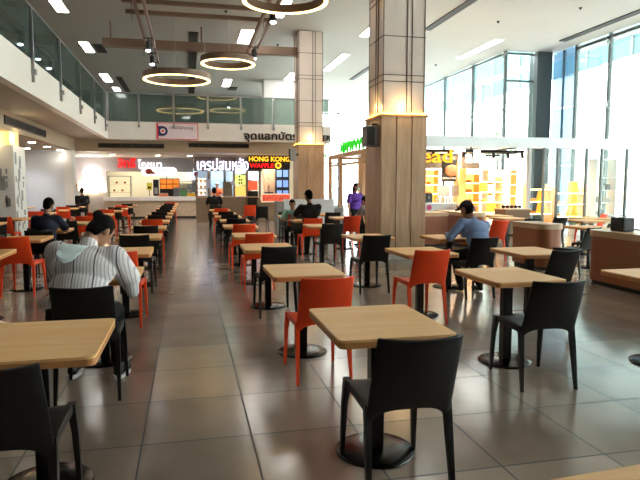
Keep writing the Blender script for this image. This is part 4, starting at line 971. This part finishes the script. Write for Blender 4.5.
# shelf units, warm backlit
M_wshelf = mat('warm_shelf', (240, 190, 120), .5); M_crate = mat('orange_basket_glow', (250, 158, 40), .5, emit=.5, var=.15, scale=14); M_bread = mat('bread_crust', (206, 138, 66), .6, var=.3, scale=18, bump=.3)  # basket emission stands in for the bakery's bright warm light
M_backlit = mat('warm_backlit', (255, 196, 96), emit=1.1)
M_strip = mat('shelf_led', (255, 220, 140), emit=6)
def bread(x, y, z, lb, k):
    b = thing('bread_loaf', lb, 'bread', (x, y, z), 0, 'loaves on the bakery shelves')
    if k % 3 == 0: MB().ball((0, 0, .05), .1, .07, .05).build('crust', M_bread, b, True)
    elif k % 3 == 1: MB().ball((-.06, 0, .045), .06, .06, .045).ball((.05, 0, .045), .06, .06, .05).build('crust', M_bread, b, True)
    else: MB().box(-.1, .1, -.06, .06, 0, .1, .03).build('crust', M_bread, b, True)
def shelf_unit(x0, x1, y, zs, label, back, baskets=(), loaves=True, top=2.0, where=''):
    t = thing('bread_shelf', label, 'shelf', ((x0+x1)/2, y, 0)); a = (x1-x0)/2
    boxes('side_panel', M_wshelf, t, (-a, -a+.03, 0, .4, 0, top)); boxes('side_panel', M_wshelf, t, (a-.03, a, 0, .4, 0, top))
    if back: boxes('back_panel', back, t, (-a+.03, a-.03, .37, .4, 0, top))
    for z_ in zs:
        boxes('shelf', M_wshelf, t, (-a+.03, a-.03, 0, .37, z_-.03, z_)); boxes('light_strip', M_strip, t, (-a+.03, a-.03, -.012, -.001, z_-.03, z_-.005))
    for k, (bx, bz) in enumerate(baskets):
        o = thing('bread_basket', 'orange tapered basket, %s in %s' % (NTH[k], where), 'basket', (bx, y+.02, bz), 0, None)
        b = MB(); pr_ = [((0, .12, 0), .15), ((0, .12, .34), .10)]
        q = [b.bm.verts.new((sx*w_, .15+sy*.11, z_)) for w_, z_ in ((.17, .001), (.09, .36)) for sx, sy in ((-1, -1), (1, -1), (1, 1), (-1, 1))]
        b.bm.faces.new(q[:4]); b.bm.faces.new(q[4:][::-1])
        for j in range(4): b.bm.faces.new((q[j], q[(j+1) % 4], q[4+(j+1) % 4], q[4+j]))
        b.build('basket_body', M_crate, o); boxes('rim', M_wshelf, o, (-.1, .1, .03, .27, .361, .375))
    if loaves:
        k = 0
        for zi, z_ in enumerate(zs[:-1] if len(zs) > 2 else zs):
            n = max(1, int((x1-x0)/.42))
            for j in range(n):
                xx = x0+.2+j*.42
                if xx > x1-.15 or any(abs(xx-bx) < .33 and abs(z_-bz) < .1 for bx, bz in baskets): continue
                k += 1; bread(xx, y+.14, z_+.002, 'golden brown loaf on the lit bakery shelves', k)
shelf_unit(6.9, 8.25, 18.2, (.9, 1.2, 1.5, 1.8), 'amber backlit bakery shelves directly right of the large pillar', M_backlit, top=2.0, where='the amber shelves')
shelf_unit(8.95, 10.6, 18.2, (.55, .9, 1.25, 1.6), 'open bread shelves in the middle of the bakery', None, [(9.9, 1.25), (10.3, .55)], top=1.75, where='the middle shelves')
shelf_unit(10.7, 11.9, 19.4, (.7, 1.1, 1.5, 1.9), 'tall cream backed bread shelves deep in the bakery', mat('cream_backlit', (255, 232, 190), emit=.7), top=2.05, where='the tall shelves')
shelf_unit(8.4, 8.9, 16.6, (.95, 1.25, 1.55, 1.85), 'narrow tall bread shelf beside the round loaf poster', M_backlit, top=2.0, where='the narrow shelf')
shelf_unit(10.9, 11.75, 17.0, (.55, .95, 1.35), 'bread shelves with orange baskets right of the white post', None, [(11.5, .55), (11.5, .95)], top=1.5, where='the shelves by the white post')
shelf_unit(11.85, 12.95, 17.0, (.45, .85, 1.22), 'wide pale bread shelves with a column of orange baskets', None, [(12.65, .45), (12.65, .85), (12.65, 1.22)], top=1.4, where='the wide pale shelves')
shelf_unit(13.0, 13.48, 17.0, (.45, .85, 1.22), 'narrow shelf at the bakery right end with orange baskets', None, [(13.24, .45), (13.24, .85), (13.24, 1.22)], False, top=1.4, where='the narrow end shelf')
t = thing('bread_poster', 'black framed poster of a round loaf on the bakery back wall', 'poster', (8.62, 18.0, 1.6))
boxes('frame', M_vent, t, (-.36, .36, 0, .04, 0, .72)); MB().ball((0, -.005, .36), .3, .02, .2).build('loaf_picture', mat('loaf_brown', (172, 118, 80), .6, var=.3, scale=14), t, True); boxes('cloth_strip', M_grey, t, (-.34, .34, -.004, 0, .08, .14)); boxes('stand', M_vent, t, (-.3, -.26, 0, .04, -1.6, 0), (.26, .3, 0, .04, -1.6, 0))
for k in (0, 1):
    t = thing('hanging_sign', ('left' if k == 0 else 'right')+' grey menu panel of the pair above the marble counter', 'sign', (7.88+k*.46, 17.0, 1.12))
    boxes('panel', M_grey, t, (-.21, .21, 0, .03, 0, .34)); boxes('rim', M_steel, t, (-.215, .215, -.005, 0, .33, .345)); boxes('post', M_steel, t, (-.015, .015, .01, .03, -1.12, 0))
t = thing('bread_stand', 'dark brown open stand with dark loaves in front of the lit shelves', 'stand', (9.05, 15.0, 0)); boxes('crate', mat('stand_brown', (120, 88, 60), .6), t, (-.36, .42, -.3, .3, .0, .78)); boxes('top_frame', M_rim, t, (-.38, .44, -.32, .32, .78, .81))
for k in range(5):
    b = thing('dark_loaf', 'small dark loaf on the brown bread stand', 'bread', (8.8+k*.13, 15.0, .81), 0, 'dark loaves on the brown stand'); MB().ball((0, 0, .05), .055, .08, .05).build('crust', mat('dark_crust', (70, 46, 34), .6, bump=.3), b, True)
t = thing('floor_planter', 'low planter box of green leaves beyond the partitions', 'planter', (11.6, 15.0, 0)); boxes('box', M_white, t, (-.5, .5, -.15, .15, 0, .3)); 
rr = random.Random(9); b = MB()
for k in range(160):
    c = Vector((rr.uniform(-.5, .5), rr.uniform(-.15, .15), rr.uniform(.3, .55))); d1 = Vector((rr.uniform(-1, 1), rr.uniform(-1, 1), rr.uniform(0, 1))).normalized()*.06; d2 = d1.orthogonal().normalized()*.025
    b.bm.faces.new([b.bm.verts.new(c+v_) for v_ in (d1, d2, -d1, -d2)])
b.build('foliage', MATS['leaf_green'], t)
t = thing('glass_cabinet', 'glass sided grey cabinet with objects at the bakery right end', 'cabinet', (12.98, 16.0, 0))
boxes('frame', M_alu, t, (-.38, -.35, 0, .4, 0, 2.3), (.35, .38, 0, .4, 0, 2.3), (-.38, .38, 0, .4, 2.28, 2.31))
for z_ in (.5, .9, 1.3, 1.7): boxes('shelf', M_alu, t, (-.35, .35, 0, .38, z_, z_+.025))
for k in range(6): boxes('object', M_dark if k % 2 else M_grey, t, (-.28+.2*(k % 3), -.16+.2*(k % 3), .1, .25, .526+.4*(k//2), .66+.4*(k//2)+.05*(k % 2)))
# hanging poster in the shop and black box on partition
t = thing('black_bag', 'black box shaped bag standing on the right brown partition', 'bag', (6.1, 7.15, .8)); MB().box(-.1, .1, -.13, .13, .001, .2, .02).build('body', M_black, t); MB().tube((-.05, -.0, .2), (-.04, 0, .23), .008).tube((-.04, 0, .23), (.04, 0, .23), .008).tube((.04, 0, .23), (.05, 0, .2), .008).build('handle', M_black, t)

# small ceiling fittings
for x, y, lb in ((-3.9, 17.6, 'dark dome camera on the ceiling above the left balustrade'), (3.3, 21.5, 'small ceiling sprinkler left of the farther pillar top'), (9.6, 17.0, 'small ceiling sprinkler at top right of centre'),
                 (11.2, 15.2, 'small ceiling sprinkler near the top right corner'), (10.4, 23.5, 'small ceiling sprinkler above the bakery glass'), (1.2, 17.8, 'small ceiling sprinkler between the track and the near pillar')):
    dome = 'dome' in lb
    t = thing('security_camera' if dome else 'sprinkler', lb, 'camera' if dome else 'sprinkler', (x, y, CZ))
    MB().lathe([(.11 if dome else .05, -.02), (.12 if dome else .05, -.001)], n=18).build('mount', M_dark, t)
    MB().ball((0, 0, -.03), .09 if dome else .025, None, .06 if dome else .04).build('dome' if dome else 'head', M_vent, t, True)
